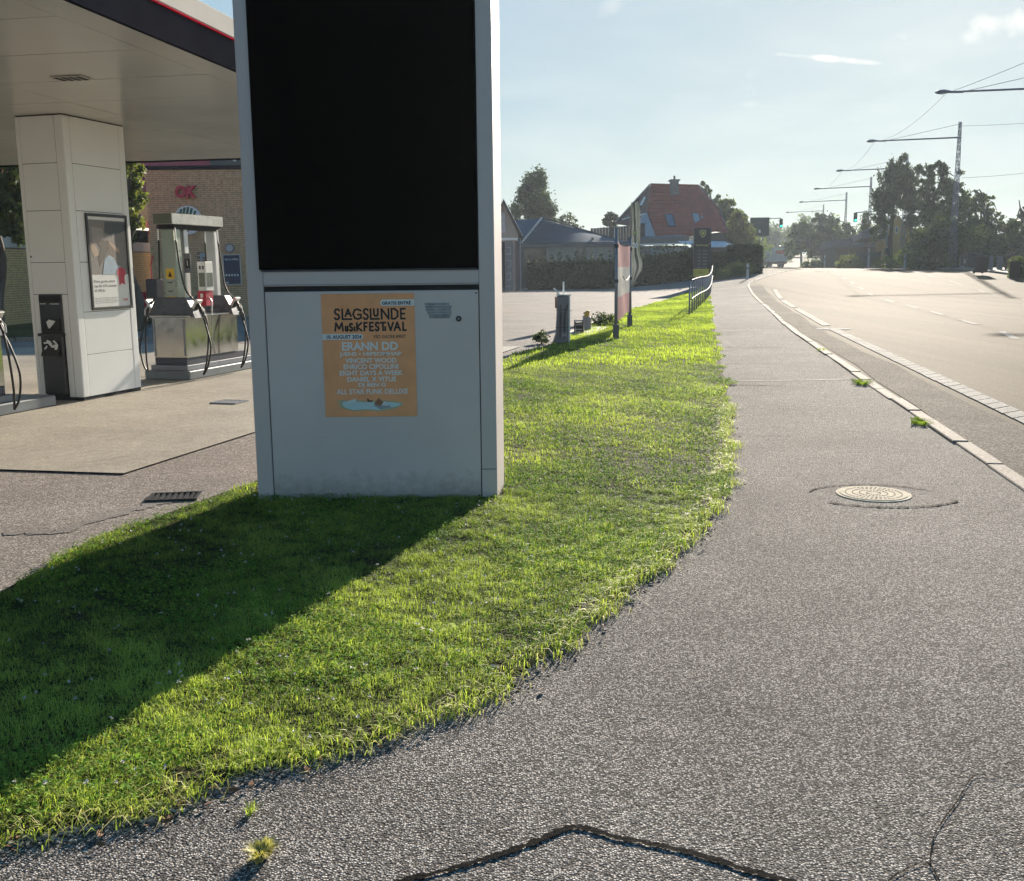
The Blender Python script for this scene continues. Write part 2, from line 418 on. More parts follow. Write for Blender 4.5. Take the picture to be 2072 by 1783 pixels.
# grass island outline
LOW = [(-1.43,2.63),(-1.24,2.70),(-1.07,2.78),(-.96,2.89),(-.84,3.01),(-.64,3.11),(-.46,3.21),(-.37,3.39),(-.08,3.6),(.12,3.94),(.35,4.4),(.65,4.98),(.94,5.53),(1.2,6.2),(1.52,7.21),(1.87,8.85),(2.46,11.41),(3.32,16.0),(4.6,22.79),(7.73,39.31),(12.06,61.99),(12.5,63.6)]
UP = [(-2.5,4.81),(-2.45,5.56),(-2.27,6.22),(-2.12,6.76),(-1.9,7.38),(-.11,17.44),(.24,19.05),(.75,20.43),(2.0,26.68),(3.52,34.01),(9.48,55.76),(11.96,63.01)]
LOWX = [(-3.2,-4),(-2.3,-1),(-1.9,1.2),(-1.65,2.2)]+[(x_-.004*max(0, y_-4), y_) for x_, y_ in LOW]
UPX = [(-6.0,-4),(-4.4,-1),(-3.5,1.5),(-2.85,3.4)]+UP
ISL = LOWX+UPX[::-1]
MID = [(-4.6,-8),(-4.4,-4),(-3.3,-1),(-2.6,1.5),(-2.0,4),(-1.2,6),(-.6,8.5),(.9,13),(1.4,17),(2.2,21),(3.4,28),(5.2,34),(8.8,48),(11.2,58),(12.2,63.3)]
pave = sheet('pavement', MID+[(13.6,67),(15.5,73),(18.8,78.4),(20.5,78)]+LK[:8][::-1]+[(1.2,-8)], 0., m_pave)
# keep forecourt on the other side of the middle of the island
fore = sheet('forecourt', [(-60,-8)]+MID+[(13.6,67),(15.5,73),(13.0,76),(0,77),(-12,77),(-60,77)], 0., m_fore)
road_poly = LK+RK[::-1]
sheet('road', road_poly, -.004, m_road)
slab = sheet('concrete_slab', [(-2.996,7.78),(-2.473,9.76),(.2,20.2),(-7,22),(-14.4,20.2),(-11.2,8.9),(-4.06,8.0)], .014, m_conc)
MB().add([(-2.996,7.78,0),(-4.06,8.0,0),(-11.2,8.9,0),(-2.996,7.78,.014),(-4.06,8.0,.014),(-11.2,8.9,.014)], [(0,3,4,1),(1,4,5,2)]).build('slab_edge', m_dark, slab)
# slab joint, wet stains
m_stain = asphalt('oil_stained_concrete', (.255, .228, .188), (.40, .362, .305), stone=60, rough=.45, bump=.15, bdist=.003, patchy=.5, blend=.3)
def stain(name, pts, off, mat):
    P = curve_pts(pts+[pts[0]], 6)[:-1]
    m = MB(); c = sum((Vector((p[0], p[1], 0)) for p in P), Vector())/len(P)
    vs = [(c.x, c.y, off)]+[(p[0]+rng.uniform(-.015, .015), p[1]+rng.uniform(-.03, .03), off) for p in P]
    n = len(P); m.add(vs, [(0, 1+i, 1+(i+1) % n) for i in range(n)])
    return m.build(name, mat, kind='structure')
m_wet = asphalt('damp_asphalt', (.12, .105, .098), (.32, .285, .265), stone=85, rough=.6, bump=.5, bdist=.005, patchy=.2, blend=.4)
ribbon('damp_trail', [(-3.05,5.98),(-2.92,6.05),(-2.75,6.02),(-2.65,6.3),(-2.52,6.55),(-2.42,6.75),(-2.33,6.86)], .11, .004, m_wet, jitter=.3, kind='structure')
# pavement joints and cracks
def crack(pts, w, jit=.45, mat=None):
    return ribbon('asphalt_crack', pts, w, .005, mat or m_crack, jitter=jit, kind='structure', n=14)
crack([(-.40,2.35),(-.31,2.4),(-.19,2.45),(-.06,2.515),(.05,2.58),(.16,2.655),(.28,2.60),(.44,2.535),(.6,2.44),(.74,2.36),(.95,2.22)], .021, .28)
crack([(.90,2.30),(.95,2.39),(1.03,2.45),(1.075,2.46),(1.07,2.36)], .004)
crack([(1.075,2.45),(1.15,2.6),(1.29,2.78),(1.38,2.9),(1.43,2.93),(1.53,2.88),(1.7,2.84)], .0035)
crack([(1.9,9.36),(2.15,9.34),(2.53,9.21)], .012)
for y, x0, x1 in ((13.3,2.85,3.5),(16.2,3.4,4.2),(19.5,4.0,5.1),(23.2,4.7,6.3),(25.2,5.1,6.6),(31,6.2,7.2),(36,7.2,8.1),(44,8.7,10)):
    crack([(x0,y+.05),((x0+x1)/2,y+rng.uniform(-.05,.05)),(x1,y-.1)], .03)
m_patch = asphalt('pale_joint', (.08, .07, .06), (.36, .32, .28), stone=90, spec=.15, rough=.85, bump=.5, bdist=.006, patchy=.2)
for pts, w in (([(2.9,13.9),(3.6,13.8),(4.6,13.9)], .09), ([(4.9,24.5),(5.9,24.6),(6.6,24.5)], .16), ([(5.1,26.2),(6,26.1),(6.7,26.2)], .12)):
    ribbon('pavement_joint', pts, w, .004, m_patch, jitter=.2, kind='structure')

# kerb stones
def path_len(pts): return sum((Vector(b)-Vector(a)).length for a, b in zip(pts, pts[1:]))
def walk(pts, step):
    """points with direction every step metres"""
    out = []; acc = 0.
    for a, b in zip(pts, pts[1:]):
        a, b = Vector(a), Vector(b); d = (b-a).length; t = (step-acc) if out or acc else 0.
        t = -acc % step if False else ((step-acc) % step)
        while t < d:
            out.append((a+(b-a)*(t/d), (b-a).normalized())); t += step
        acc = (acc+d) % step
    return out
def kerb(pts, name, label, length=1.0, wid=.13, top=.022, zdown=.10, every=True):
    P = [p.xy for p in curve_pts([Vector((*p, 0)) for p in pts], 6)]
    t = tag(thing(name, None, None), kind='structure'); far = MB(); i = 0
    for p, d in walk(P, length):
        n = Vector((-d.y, d.x)); L = length*rng.uniform(.955, .985); i += 1
        jz = rng.uniform(-.010, .010); jo = rng.uniform(-.014, .014)
        tgt = MB() if p.y < 75 else far
        c = []
        for zz in (-zdown, top+jz):
            for a, b in ((0, -.5), (L, -.5), (L, .5), (0, .5)):
                q = p+d*a+n*(b*wid+jo); c.append((q.x, q.y, elev(q.x, q.y)+zz))
        tgt.add(c, [(0,3,2,1),(4,5,6,7),(0,1,5,4),(1,2,6,5),(2,3,7,6),(3,0,4,7)])
        if tgt is not far: tgt.build('kerb_stone', m_kerb, t, bevel=.008)
    if far.v: far.build('distant_kerb_stones', m_kerb, t, kind='stuff')
    return t
kerb([p for p in LK if p[1] < 92], 'near_kerb', None)
kerb([(p[0]+.06, p[1]) for p in RK if 15 < p[1] < 200], 'far_kerb', None, length=1.6, top=.12)
# gutter grime beside the near kerb
m_grit = asphalt('gutter_grit', (.085, .074, .062), (.33, .29, .245), stone=55, spec=.05, rough=.9, bump=1., bdist=.01, patchy=.4)
P = [(p[0]+.42, p[1]) for p in LK if p[1] < 60]
ribbon('gutter', P, .60, .003, m_grit, jitter=.13, kind='structure', n=8)
# road markings
def lk_off(o, y0, y1, step=1.2):
    pts = []; y = y0
    while y < y1: pts.append((path_interp(LK, y)+o, y)); y += step
    pts.append((path_interp(LK, y1)+o, y1)); return pts
el = tag(thing('edge_line', None, None), kind='structure')
m_block = asphalt('worn_marking_block', (.27, .26, .245), (.60, .575, .53), stone=80, rough=.85, bump=.5, bdist=.004, patchy=.3, spec=.03)
for y0, y1 in ((-4,24.4),(26.2,36.2),(37.6,44),(45.5,53)):   # profiled line: short worn blocks laid side by side
    y = y0
    while y < y1:
        L = .34 if y < 26 else .6; o = .98+.3*sstep((y-40)/20); q = []
        sk = .10
        for yy, s_, e in ((y, -.5, -sk), (y, .5, sk), (y+L-.025, .5, sk), (y+L-.025, -.5, -sk)):
            q.append((path_interp(LK, yy)+o+s_*(.27+rng.uniform(-.012,.012)), yy+e))
        mb = MB(); tz = .009+rng.uniform(-.001,.001)
        V_ = [(a_, b_, elev(a_, b_)-.003) for a_, b_ in q]+[(a_, b_, elev(a_, b_)+tz) for a_, b_ in q]
        mb.add(V_, [(4,5,6,7),(0,1,5,4),(1,2,6,5),(2,3,7,6),(3,0,4,7)]); mb.build('marking_block', m_block, el); y += L
lane = [(6.9,5),(9.87,19.8),(11.03,23.1),(12.02,27.1),(13.24,32.1),(14.31,36.6),(15.22,41.3),(16.21,46.5),(18.3,55),(20.4,64),(23,74),(27,88)]
for k in range(14):
    y0 = 11+5.0*k
    ribbon('lane_dash', [(path_interp(lane, y0), y0), (path_interp(lane, y0+1.2), y0+1.2), (path_interp(lane, y0+2.3), y0+2.3)], .16, .003, m_line, jitter=.08, kind='structure', n=3)
for k in range(9):      # faint broken line between the far lanes
    y0 = 30+7.5*k
    ribbon('lane_dash', [(path_interp(lane, y0)+5.2, y0), (path_interp(lane, y0+2)+5.2, y0+2), (path_interp(lane, y0+4)+5.2, y0+4)], .15, .003, m_line, jitter=.08, kind='structure', n=3)
# far pavement and verge on the other side
off = [(p[0]+.13, p[1]) for p in RK if p[1] > 10 and p[1] < 200]
sheet('far_pavement', off+[(p[0]+3.4, p[1]) for p in off][::-1], .10, m_fore, cell=3)
m_verge = asphalt('verge_turf', (.045, .06, .018), (.10, .12, .035), stone=12, rough=.95, bump=1., bdist=.03, patchy=.5, spec=.1)
sheet('far_verge', [(p[0]+3.4, p[1]) for p in off]+[(p[0]+14, p[1]) for p in off][::-1], .07, m_verge, cell=3)
sheet('left_lawn', [(-30,23.4),(-9.6,23.4),(-10.4,30),(-12.6,36.5),(-30,33)], .05, m_verge)
kerb([(-8.2,23.3),(-29,23.3)], 'lawn_kerb', None, top=.09)

# ================================================================== PLANTS
def leaf_cloud(name, blobs, n, size, mat, parent, seed=1, clumps=60, spread=.16, flat=0., down=0.):
    g = np.random.default_rng(seed); vol = np.array([b[3]*b[4]*b[5] for b in blobs])**.75; vol = vol/vol.sum()
    cl = []
    for b, w in zip(blobs, vol):
        k = max(4, int(clumps*w)); d = g.normal(size=(k, 3)); d /= np.linalg.norm(d, axis=1)[:, None]
        r = g.uniform(.25, 1.0, (k, 1))**.45
        c = np.array(b[:3])+d*r*np.array(b[3:6]); cl.append(np.hstack([c, np.full((k, 1), spread*(b[3]+b[4]+b[5])/3), g.uniform(0, 1, (k, 1)), g.uniform(.5, 1.3, (k, 1))]))
    cl = np.vstack(cl); i = g.integers(0, len(cl), n); C = cl[i]
    p = C[:, :3]+g.normal(size=(n, 3))*C[:, 3:4]*C[:, 5:6]*np.array([1, 1, .8 if not down else 1.6])
    s = size*g.uniform(.55, 1.3, (n, 1))
    a = g.normal(size=(n, 3)); a[:, 2] *= (1-flat); a /= np.linalg.norm(a, axis=1)[:, None]
    b = g.normal(size=(n, 3)); b -= (b*a).sum(1)[:, None]*a; b /= np.linalg.norm(b, axis=1)[:, None]
    if down: a[:, 2] -= down; a /= np.linalg.norm(a, axis=1)[:, None]
    V = np.stack([p-a*s, p+b*s*.5, p+a*s, p-b*s*.5], 1).reshape(-1, 3)
    F = np.arange(n*4).reshape(-1, 4)
    tint = np.repeat(np.clip(C[:, 4]*.6+g.uniform(0, .4, n), 0, 1), 4)
    return np_mesh(name, V, F, mat, parent, tint)
def tree(label, x, y, h, blobs, n, leaf, mat, seed, cat='tree', group='trees', trunk_r=.22, limbs=7, clumps=70, spread=.16, down=0., name='tree'):
    z0 = elev(x, y)-.05
    t = thing(name, label, cat, (x, y, z0), 0, group); g = random.Random(seed)
    m = MB(); top = h*.72
    m.tube(curve_pts([(0,0,0),(g.uniform(-.15,.15),0,top*.3),(g.uniform(-.3,.3),g.uniform(-.2,.2),top*.65),(g.uniform(-.4,.4),0,top)], 4), [trunk_r*(1-.07*i) for i in range(13)], 8)
    m.build('trunk', m_bark, t, smooth=True)
    for k in range(limbs):
        b = g.choice(blobs); z = top*g.uniform(.35, .9); e = Vector((b[0]+g.uniform(-.6,.6)*b[3], b[1]+g.uniform(-.6,.6)*b[4], b[2]+g.uniform(-.3,.75)*b[5]))
        a = Vector((0, 0, z)); mid = (a+e)/2+Vector((0, 0, .12*h))
        r = trunk_r*.42
        MB().tube(curve_pts([a, mid, e], 4), [r*(1-.1*i) for i in range(9)], 6).build('limb', m_bark, t, smooth=True)
    leaf_cloud('crown', blobs, n, leaf, mat, t, seed, clumps, spread, down=down)
    return t
def hedge_box(name, label, pts, w, h, n, leaf, mat, seed, cat='hedge', group=None, wisps=0):
    """clipped hedge following a path; leaves fill the volume, denser at the faces"""
    g = np.random.default_rng(seed); P = [Vector(p) for p in pts]; c = P[0]
    t = thing(name, label, cat, (c.x, c.y, elev(c.x, c.y)), 0, group)
    ln = [(b-a).length for a, b in zip(P, P[1:])]; tot = sum(ln); core = MB(); V = []
    for a, b in zip(P, P[1:]):
        d = (b-a).normalized(); s = Vector((-d.y, d.x)); k = max(1, int((b-a).length/2))
        for i in range(k):
            q0 = a+(b-a)*(i/k); q1 = a+(b-a)*((i+1)/k); base = []
            for q in (q0, q1):
                z = elev(q.x, q.y)-elev(c.x, c.y)
                for e in (-1, 1):
                    o = q+s*e*(w/2-.12)-Vector((c.x, c.y)); base += [(o.x, o.y, z-.05), (o.x, o.y, z+h-.12)]
            core.add(base, [(0,4,5,1),(2,3,7,6),(1,5,7,3),(0,2,6,4),(0,1,3,2),(4,6,7,5)])
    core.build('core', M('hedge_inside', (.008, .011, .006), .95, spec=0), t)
    for a, b, l in zip(P, P[1:], ln):
        m = int(n*l/tot); u = g.uniform(0, 1, m); d = (b-a).normalized(); s = Vector((-d.y, d.x))
        face = g.integers(0, 5, m); e = np.where(face < 2, -1, 1)*np.where(face < 4, .5, 0)*w
        e = np.where(face == 4, g.uniform(-.5, .5, m)*w, e+g.normal(0, .07, m)); z = np.where(face == 4, h+g.normal(0, .06, m), g.uniform(0, h, m))
        if wisps: z = np.where(g.uniform(0, 1, m) < .08, h+g.uniform(0, wisps, m)*(.5+.5*np.sin(u*60+seed)), z)
        X = a.x+(b.x-a.x)*u+s.x*e; Y = a.y+(b.y-a.y)*u+s.y*e
        Z = np.array([elev(px, py) for px, py in zip(X, Y)])+z
        V.append(np.stack([X-c.x, Y-c.y, Z-elev(c.x, c.y)], 1))
    p = np.vstack(V); m = len(p); sz = leaf*g.uniform(.5, 1.3, (m, 1))
    a = g.normal(size=(m, 3)); a /= np.linalg.norm(a, axis=1)[:, None]; b = g.normal(size=(m, 3)); b -= (b*a).sum(1)[:, None]*a; b /= np.linalg.norm(b, axis=1)[:, None]
    Q = np.stack([p-a*sz, p+b*sz*.55, p+a*sz, p-b*sz*.55], 1).reshape(-1, 3)
    np_mesh('foliage', Q, np.arange(m*4).reshape(-1, 4), mat, t, np.repeat(g.uniform(0, 1, m), 4))
    return t
def blades(name, P, h, w, mat, seed, lean=.5, parent=None, kind='stuff', curl=True, tint=None):
    """many grass blades; P is n x 3 roots, h and w arrays or numbers"""
    g = np.random.default_rng(seed); n = len(P); az = g.uniform(0, 2*np.pi, n)
    h = np.broadcast_to(h, n)*g.uniform(.45, 1.25, n); w = np.broadcast_to(w, n)*g.uniform(.6, 1.3, n)
    ln = g.uniform(.15, 1., n)*lean
    D = np.stack([np.cos(az), np.sin(az), np.zeros(n)], 1); S = np.stack([-np.sin(az), np.cos(az), np.zeros(n)], 1)
    Z = np.array([0, 0, 1.])
    mid = P+D*(h*ln*.35)[:, None]+Z*(h*.62)[:, None]
    tip = P+D*(h*ln*1.05)[:, None]+Z*(h*(1-.35*ln))[:, None]
    W = S*(w/2)[:, None]
    V = np.stack([P-W, P+W, mid+W*.8, mid-W*.8, tip], 1).reshape(-1, 3)
    i = np.arange(n)[:, None]*5
    F = np.concatenate([np.concatenate([i, i+1, i+2], 1), np.concatenate([i, i+2, i+3], 1), np.concatenate([i+3, i+2, i+4], 1)])
    tv = g.uniform(0, 1, n) if tint is None else np.clip(tint+g.uniform(-.28, .28, n), 0, 1)
    o = np_mesh(name, V, F, mat, parent, np.repeat(tv, 5), k=3)
    return tag(o, kind=kind) if kind else o
def in_poly(X, Y, poly):
    ins = np.zeros(len(X), bool); n = len(poly)
    for i in range(n):
        x1, y1 = poly[i]; x2, y2 = poly[(i+1) % n]
        c = ((y1 > Y) != (y2 > Y)); c &= X < (x2-x1)*(Y-y1)/(y2-y1+1e-12)+x1; ins ^= c
    return ins
def scatter(n, poly, x0, x1, y0, y1, g):
    X = g.uniform(x0, x1, n); Y = g.uniform(y0, y1, n); k = in_poly(X, Y, poly); return X[k], Y[k]
def elevs(X, Y): return np.array([elev(a, b) for a, b in zip(X, Y)]) if Y.max() > 30 else np.zeros(len(X))
soil = sheet('turf_soil', ISL, .016, m_soil, cell=2)
# ragged outline for the turf
g = np.random.default_rng(5)
def ragged(pts, amp, seed):
    gg = np.random.default_rng(seed); out = []
    for a, b in zip(pts, pts[1:]):
        a, b = np.array(a), np.array(b); L = np.linalg.norm(b-a); k = max(1, int(L/(.12+.012*max(0, a[1]))))
        d = (b-a)/L; s = np.array([d[1], -d[0]])
        for i in range(k): out.append(tuple(a+(b-a)*i/k+s*gg.normal(0, amp*(1+.012*max(0, a[1])))))
    return out+[pts[-1]]
TURF = ragged(LOWX, .06, 3)+ragged(UPX, .035, 4)[::-1]
TX0, TX1, TY0, TY1 = -1.72, -.06, 6.82, 7.17
def lawn(n, x0, x1, y0, y1, h, w, seed, name='grass', mat=None, lean=.7):
    gg = np.random.default_rng(seed); X, Y = scatter(n, TURF, x0, x1, y0, y1, gg)
    k = ~((X > TX0) & (X < TX1) & (Y > TY0) & (Y < TY1)); X, Y = X[k], Y[k]
    Z = elevs(X, Y)+.012
    patch = .5+.28*np.sin(X*3.1+1.3*np.sin(Y*1.7))*np.cos(Y*2.3+X)+.2*np.sin(X*.9-Y*1.1)+.12*np.sin(X*9+Y*7)
    fine = np.sin(X*31+3*np.sin(Y*23))*np.sin(Y*27+2*np.sin(X*19)); clump = np.sin(X*13+2*np.sin(Y*11))*np.sin(Y*12+1.5*np.sin(X*7))
    patch = patch+.2*fine+.16*clump
    hh = h*(.66+.45*patch+.3*fine+.25*clump)
    hh = np.maximum(hh, h*.25)
    return blades(name, np.stack([X, Y, Z], 1), hh, w, mat or m_grass, seed, lean, tint=patch)
lawn(330000, -2.6, 2.0, 2.3, 7.0, .036, .0023, 11, lean=1.7)
lawn(38000, -6, -1, -4, 2.6, .05, .006, 12)
lawn(190000, -2.2, 3.4, 7.0, 16, .036, .0045, 13, lean=1.6)
lawn(150000, -.5, 8, 16, 38, .05, .012, 14)
lawn(80000, 3, 13, 38, 64, .055, .03, 15)
# straggling longer blades and dry stalks on the pavement edge
gg = np.random.default_rng(21)
E = np.array(ragged([p for p in LOWX if 2.3 < p[1] < 14], .04, 33)); i = gg.integers(0, len(E)-1, 5200); Y_ = gg.uniform(0, 1, 5200)[:, None]
Q = E[i]+(E[i+1]-E[i])*Y_+gg.normal(0, .035, (5200, 2))
blades('edge_grass', np.hstack([Q, np.full((len(Q), 1), .003)]), .055, .0042, m_grass, 22, 1.6, tint=np.full(len(Q), .75))
k = gg.integers(0, len(Q), 2200)
blades('dry_stalks', np.hstack([Q[k]+gg.normal(0, .035, (2200, 2)), np.full((2200, 1), .006)]), .06, .0028, m_dry, 23, 2.2)
# clover leaves: three round leaflets each, in patches
def clover(n, x0, x1, y0, y1, r, seed):
    gg = np.random.default_rng(seed); X, Y = scatter(n, TURF, x0, x1, y0, y1, gg)
    keep = (np.sin(X*4.2+1.1*np.sin(Y*2.9))+np.cos(Y*3.3+X*1.7)+gg.normal(0, .35, len(X)) > .1) & ~((X > TX0) & (X < TX1) & (Y > TY0) & (Y < TY1))
    X, Y = X[keep], Y[keep]; n = len(X); Z = .016+gg.uniform(.012, .042, n)
    V = []; c0 = np.stack([X, Y, Z], 1); rr = r*gg.uniform(.6, 1.25, n); a0 = gg.uniform(0, 6.28, n)
    for k in range(3):
        a = a0+k*2.094; d = np.stack([np.cos(a), np.sin(a), gg.normal(.1, .35, n)], 1); s = np.stack([-np.sin(a), np.cos(a), gg.normal(0, .3, n)], 1)
        V.append(np.stack([c0, c0+(d*.6+s*.55)*rr[:, None], c0+(d*1.15+s*.2)*rr[:, None], c0+(d*1.15-s*.2)*rr[:, None], c0+(d*.6-s*.55)*rr[:, None]], 1))
    V = np.concatenate(V).reshape(-1, 3)
    tag(np_mesh('clover', V, np.arange(len(V)).reshape(-1, 5), m_clover, None, np.repeat(gg.uniform(0, 1, 3*n), 5), k=5), kind='stuff')
clover(60000, -2.6, 2.0, 2.4, 8.0, .0085, 31)
clover(16000, -2, 3, 8, 14, .013, 32)
def flowers(n, seed):
    gg = random.Random(seed); m = MB(); base = []
    for k in range(n):
        for _ in range(30):
            y = 2.8+gg.random()**1.2*9; x = gg.uniform(-2.5, 2.4)
            if in_poly(np.array([x]), np.array([y]), ISL)[0] and not (TX0 < x < TX1 and TY0 < y < TY1): break
        r = gg.uniform(.006, .0105); z = gg.uniform(.045, .07); c = Vector((x, y, z))
        for j in range(7):
            a = gg.uniform(0, 6.28); e = gg.uniform(-.3, 1.3); d = Vector((math.cos(a)*math.cos(e), math.sin(a)*math.cos(e), math.sin(e)))
            s = d.cross(Vector((0, 0, 1))); s = s.normalized()*r*.4 if s.length > .01 else Vector((r*.4, 0, 0))
            m.add([c-s*.5, c+s*.5, c+d*r+s, c+d*r-s], [(0, 1, 2, 3)])
    m.build('clover_flowers', M('clover_white', (.62, .58, .52), .7, var=.1, scale=60), kind='stuff')
flowers(560, 41)

def specks(name, n, size, mat, seed, spread, flat=.5, leafy=False):
    """loose bits lying along the turf edge"""
    gg = random.Random(seed); m = MB(); L_ = [p for p in LOWX if 2.3 < p[1] < 13]
    for k in range(n):
        i = gg.randrange(len(L_)-1); a, b = L_[i], L_[i+1]; t_ = gg.random()
        x = a[0]+(b[0]-a[0])*t_+gg.gauss(.02, spread); y = a[1]+(b[1]-a[1])*t_-abs(gg.gauss(0, spread)); s = size*gg.uniform(.5, 1.5)
        rot = Matrix.Rotation(gg.uniform(0, 6.28), 3, 'Z') @ Matrix.Rotation(gg.uniform(-.5, .5), 3, 'X')
        if leafy:
            pts = [rot @ Vector(q)*s+Vector((x, y, .012)) for q in ((-1,0,0),(-.4,.45,.12),(.5,.35,.2),(1,0,.1),(.5,-.35,.15),(-.4,-.45,.1))]
            m.add(pts, [(0,1,2,3,4,5)])
        else: m.obox((x, y, .004+s*flat*.4), (s, s*gg.uniform(.6, .95), s*flat), rot)
    return m.build(name, mat, kind='stuff')
specks('loose_grit', 900, .0075, M('pale_grit', (.34, .31, .27), .9, var=.4, scale=40), 91, .05)
specks('loose_grit', 260, .013, M('grey_grit', (.20, .18, .165), .9, var=.4, scale=40), 92, .035)
specks('fallen_leaves', 60, .016, M('dead_leaf', (.20, .085, .035), .8, var=.4, scale=30), 93, .07, leafy=True)
# ================================================================== PRICE SIGN TOWER
TC = Vector((-.89, 6.99, 0))
tw = thing('sign_tower', 'tall grey metal sign tower with blacked-out upper front standing on the grass', 'sign tower', TC)
def TB(): return MB(TC)
TB().box(-1.700,-.120, 6.835,7.155, .0,4.55).build('core', m_dark, tw)
TB().box(-1.726,-1.6185, 6.81,7.17, .006,4.6).build('corner_post', m_grey, tw, bevel=.012, seg=3)
TB().extrude([(-.2045,6.81,.006),(-.103,6.81,.006),(-.058,7.17,.006),(-.2045,7.17,.006)], (0,0,4.594)).build('corner_post', m_grey, tw, bevel=.003, seg=2)
TB().box(-.2035,-.1045, 6.8075,6.8095, .008,.205).build('post_foot_cover', m_grey, tw)
TB().box(-.2040,-.1040, 6.8080,6.8095, .206,.2095).build('foot_cover_seam', m_dark, tw)
dr = TB().box(-1.6125,-.2105, 6.816,6.835, .010,1.405).build('door_panel', m_grey_door, tw, bevel=.003)
lk = TB().disc((-.343,6.8165,1.218), .019, -.006, 'Y').build('lock', m_blackp, dr, smooth=False)
TB().disc((-.343,6.8100,1.218), .008, -.002, 'Y').build('key_barrel', m_galv, dr)
for x, z in ((-1.596,.028),(-.226,.026),(-.226,1.385)):
    TB().disc((x,6.8165,z), .006, -.003, 'Y', 10).build('screw', m_dark, dr)
TB().box(-1.6125,-.2105, 6.830,6.834, .01,1.44).build('door_rebate', m_dark, tw)
TB().box(-1.6180,-.2050, 6.812,6.835, 1.449,1.536).build('cross_rail', m_grey, tw, bevel=.004)
TB().box(-1.6180,-.2050, 6.806,6.835, 1.4405,1.4475).build('drip_lip', m_grey, tw, bevel=.002)
TB().box(-1.638,-.216, 6.800,6.835, 1.548,4.5).build('blackout_panel', m_black, tw)  # plain black panel in place of a blacked-out area
TB().box(-1.628,-.226, 6.803,6.83, 1.537,1.5475).build('display_edge', m_navy, tw)
TB().box(-1.6185,-.2045, 6.815,7.165, 4.5,4.58).build('top_cap', m_grey, tw)
TB().box(-1.6185,-.2045, 7.150,7.164, .01,4.5).build('back_panel', m_grey, tw)
m_tape = M('tape_residue', (.30, .305, .32), .8, var=.35, scale=25)
tr = MB(TC)
for k, (z, x0, x1) in enumerate(((1.316,-.562,-.405),(1.298,-.560,-.392),(1.280,-.557,-.394),(1.262,-.548,-.392),(1.244,-.538,-.396),(1.230,-.535,-.402))):
    tr.add([(x0,6.8135,z-.0085),(x1,6.8135,z-.0085),(x1+.004,6.8135,z+.007),(x0-.003,6.8135,z+.007)], [(0,1,2,3)])
tr.build('tape_residue', m_tape, tw)
# poster
PX0, PX1, PZ0, PZ1 = -1.2445, -.632, .5735, 1.3885; PW, PH = PX1-PX0, PZ1-PZ0
pc = Vector((PX0, 6.8115, PZ0))
po = thing('poster', 'orange music festival poster with black and white lettering stuck on the grey tower door', 'poster', pc)
m_or = M('orange_paper', (.86, .375, .165), .55, var=.12, scale=5)
MB().box(0, PW, 0, .0012, 0, PH).build('paper', m_or, po)
m_ink = M('black_ink', (.012, .010, .014), .6, var=0); m_pw = M('white_ink', (.74, .73, .72), .55, var=.02); m_nv = M('navy_ink', (.012, .02, .06), .6, var=0)
def U(u): return u*PW
def Vz(v): return (1-v)*PH
def ptext(nm, s, u0, u1, v0, v1, mat, bold=.0, y=-.0002):
    return text(nm, s, U(u0), U(u1), Vz(v1), Vz(v0), y, mat, po, bold, .0004)
def pill(u0, u1, v0, v1, left, right):
    a, b, z0, z1 = U(u0), U(u1), Vz(v1), Vz(v0); r = (z1-z0)/2; P = []
    if left: P += [(a+r-r*math.sin(t), -.0004, (z0+z1)/2+r*math.cos(t)) for t in (math.pi*k/8 for k in range(9))]
    else: P += [(a, -.0004, z1), (a, -.0004, z0)]
    if right: P += [(b-r+r*math.sin(t), -.0004, (z0+z1)/2-r*math.cos(t)) for t in (math.pi*k/8 for k in range(9))]
    else: P += [(b, -.0004, z0), (b, -.0004, z1)]
    MB().add(P, [tuple(range(len(P)))]).build('white_banner', m_pw, po)
pill(.632, 1.0, .049, .100, True, False); pill(0, .440, .322, .369, False, True)
ptext('lettering', 'GRATIS ENTRÉ', .652, .962, .0585, .091, m_nv, .035, -.0008)
# first title line: small A and U stand on the feet of the two Ls
TZ0, TZ1 = .117, .211
GL = {'S': [[(1,.88),(.75,1),(.3,1),(.05,.8),(.2,.58),(.8,.42),(.97,.2),(.7,0),(.25,0),(0,.12)]], 'L': [[(0,1),(0,0),(1,0)]], 'A': [[(0,0),(.5,1),(1,0)],[(.2,.35),(.8,.35)]],
      'G': [[(.95,.85),(.6,1),(.25,.92),(.03,.5),(.25,.08),(.6,0),(.97,.12),(.97,.45),(.6,.45)]], 'U': [[(0,1),(0,.25),(.25,0),(.75,0),(1,.25),(1,1)]],
      'N': [[(0,0),(0,1),(1,0),(1,1)]], 'D': [[(0,0),(0,1),(.5,1),(.95,.75),(.95,.25),(.5,0),(0,0)]], 'E': [[(1,1),(0,1),(0,0),(1,0)],[(0,.5),(.85,.5)]],
      'M': [[(0,0),(.12,1),(.5,.25),(.88,1),(1,0)]], 'I': [[(0,0),(0,1)]], 'K': [[(0,0),(0,1)],[(1,1),(0,.45),(1,0)]], 'F': [[(1,1),(0,1),(0,0)],[(0,.5),(.8,.5)]],
      'T': [[(0,1),(1,1)],[(.5,1),(.5,0)]], 'V': [[(0,1),(.5,0),(1,1)]]}
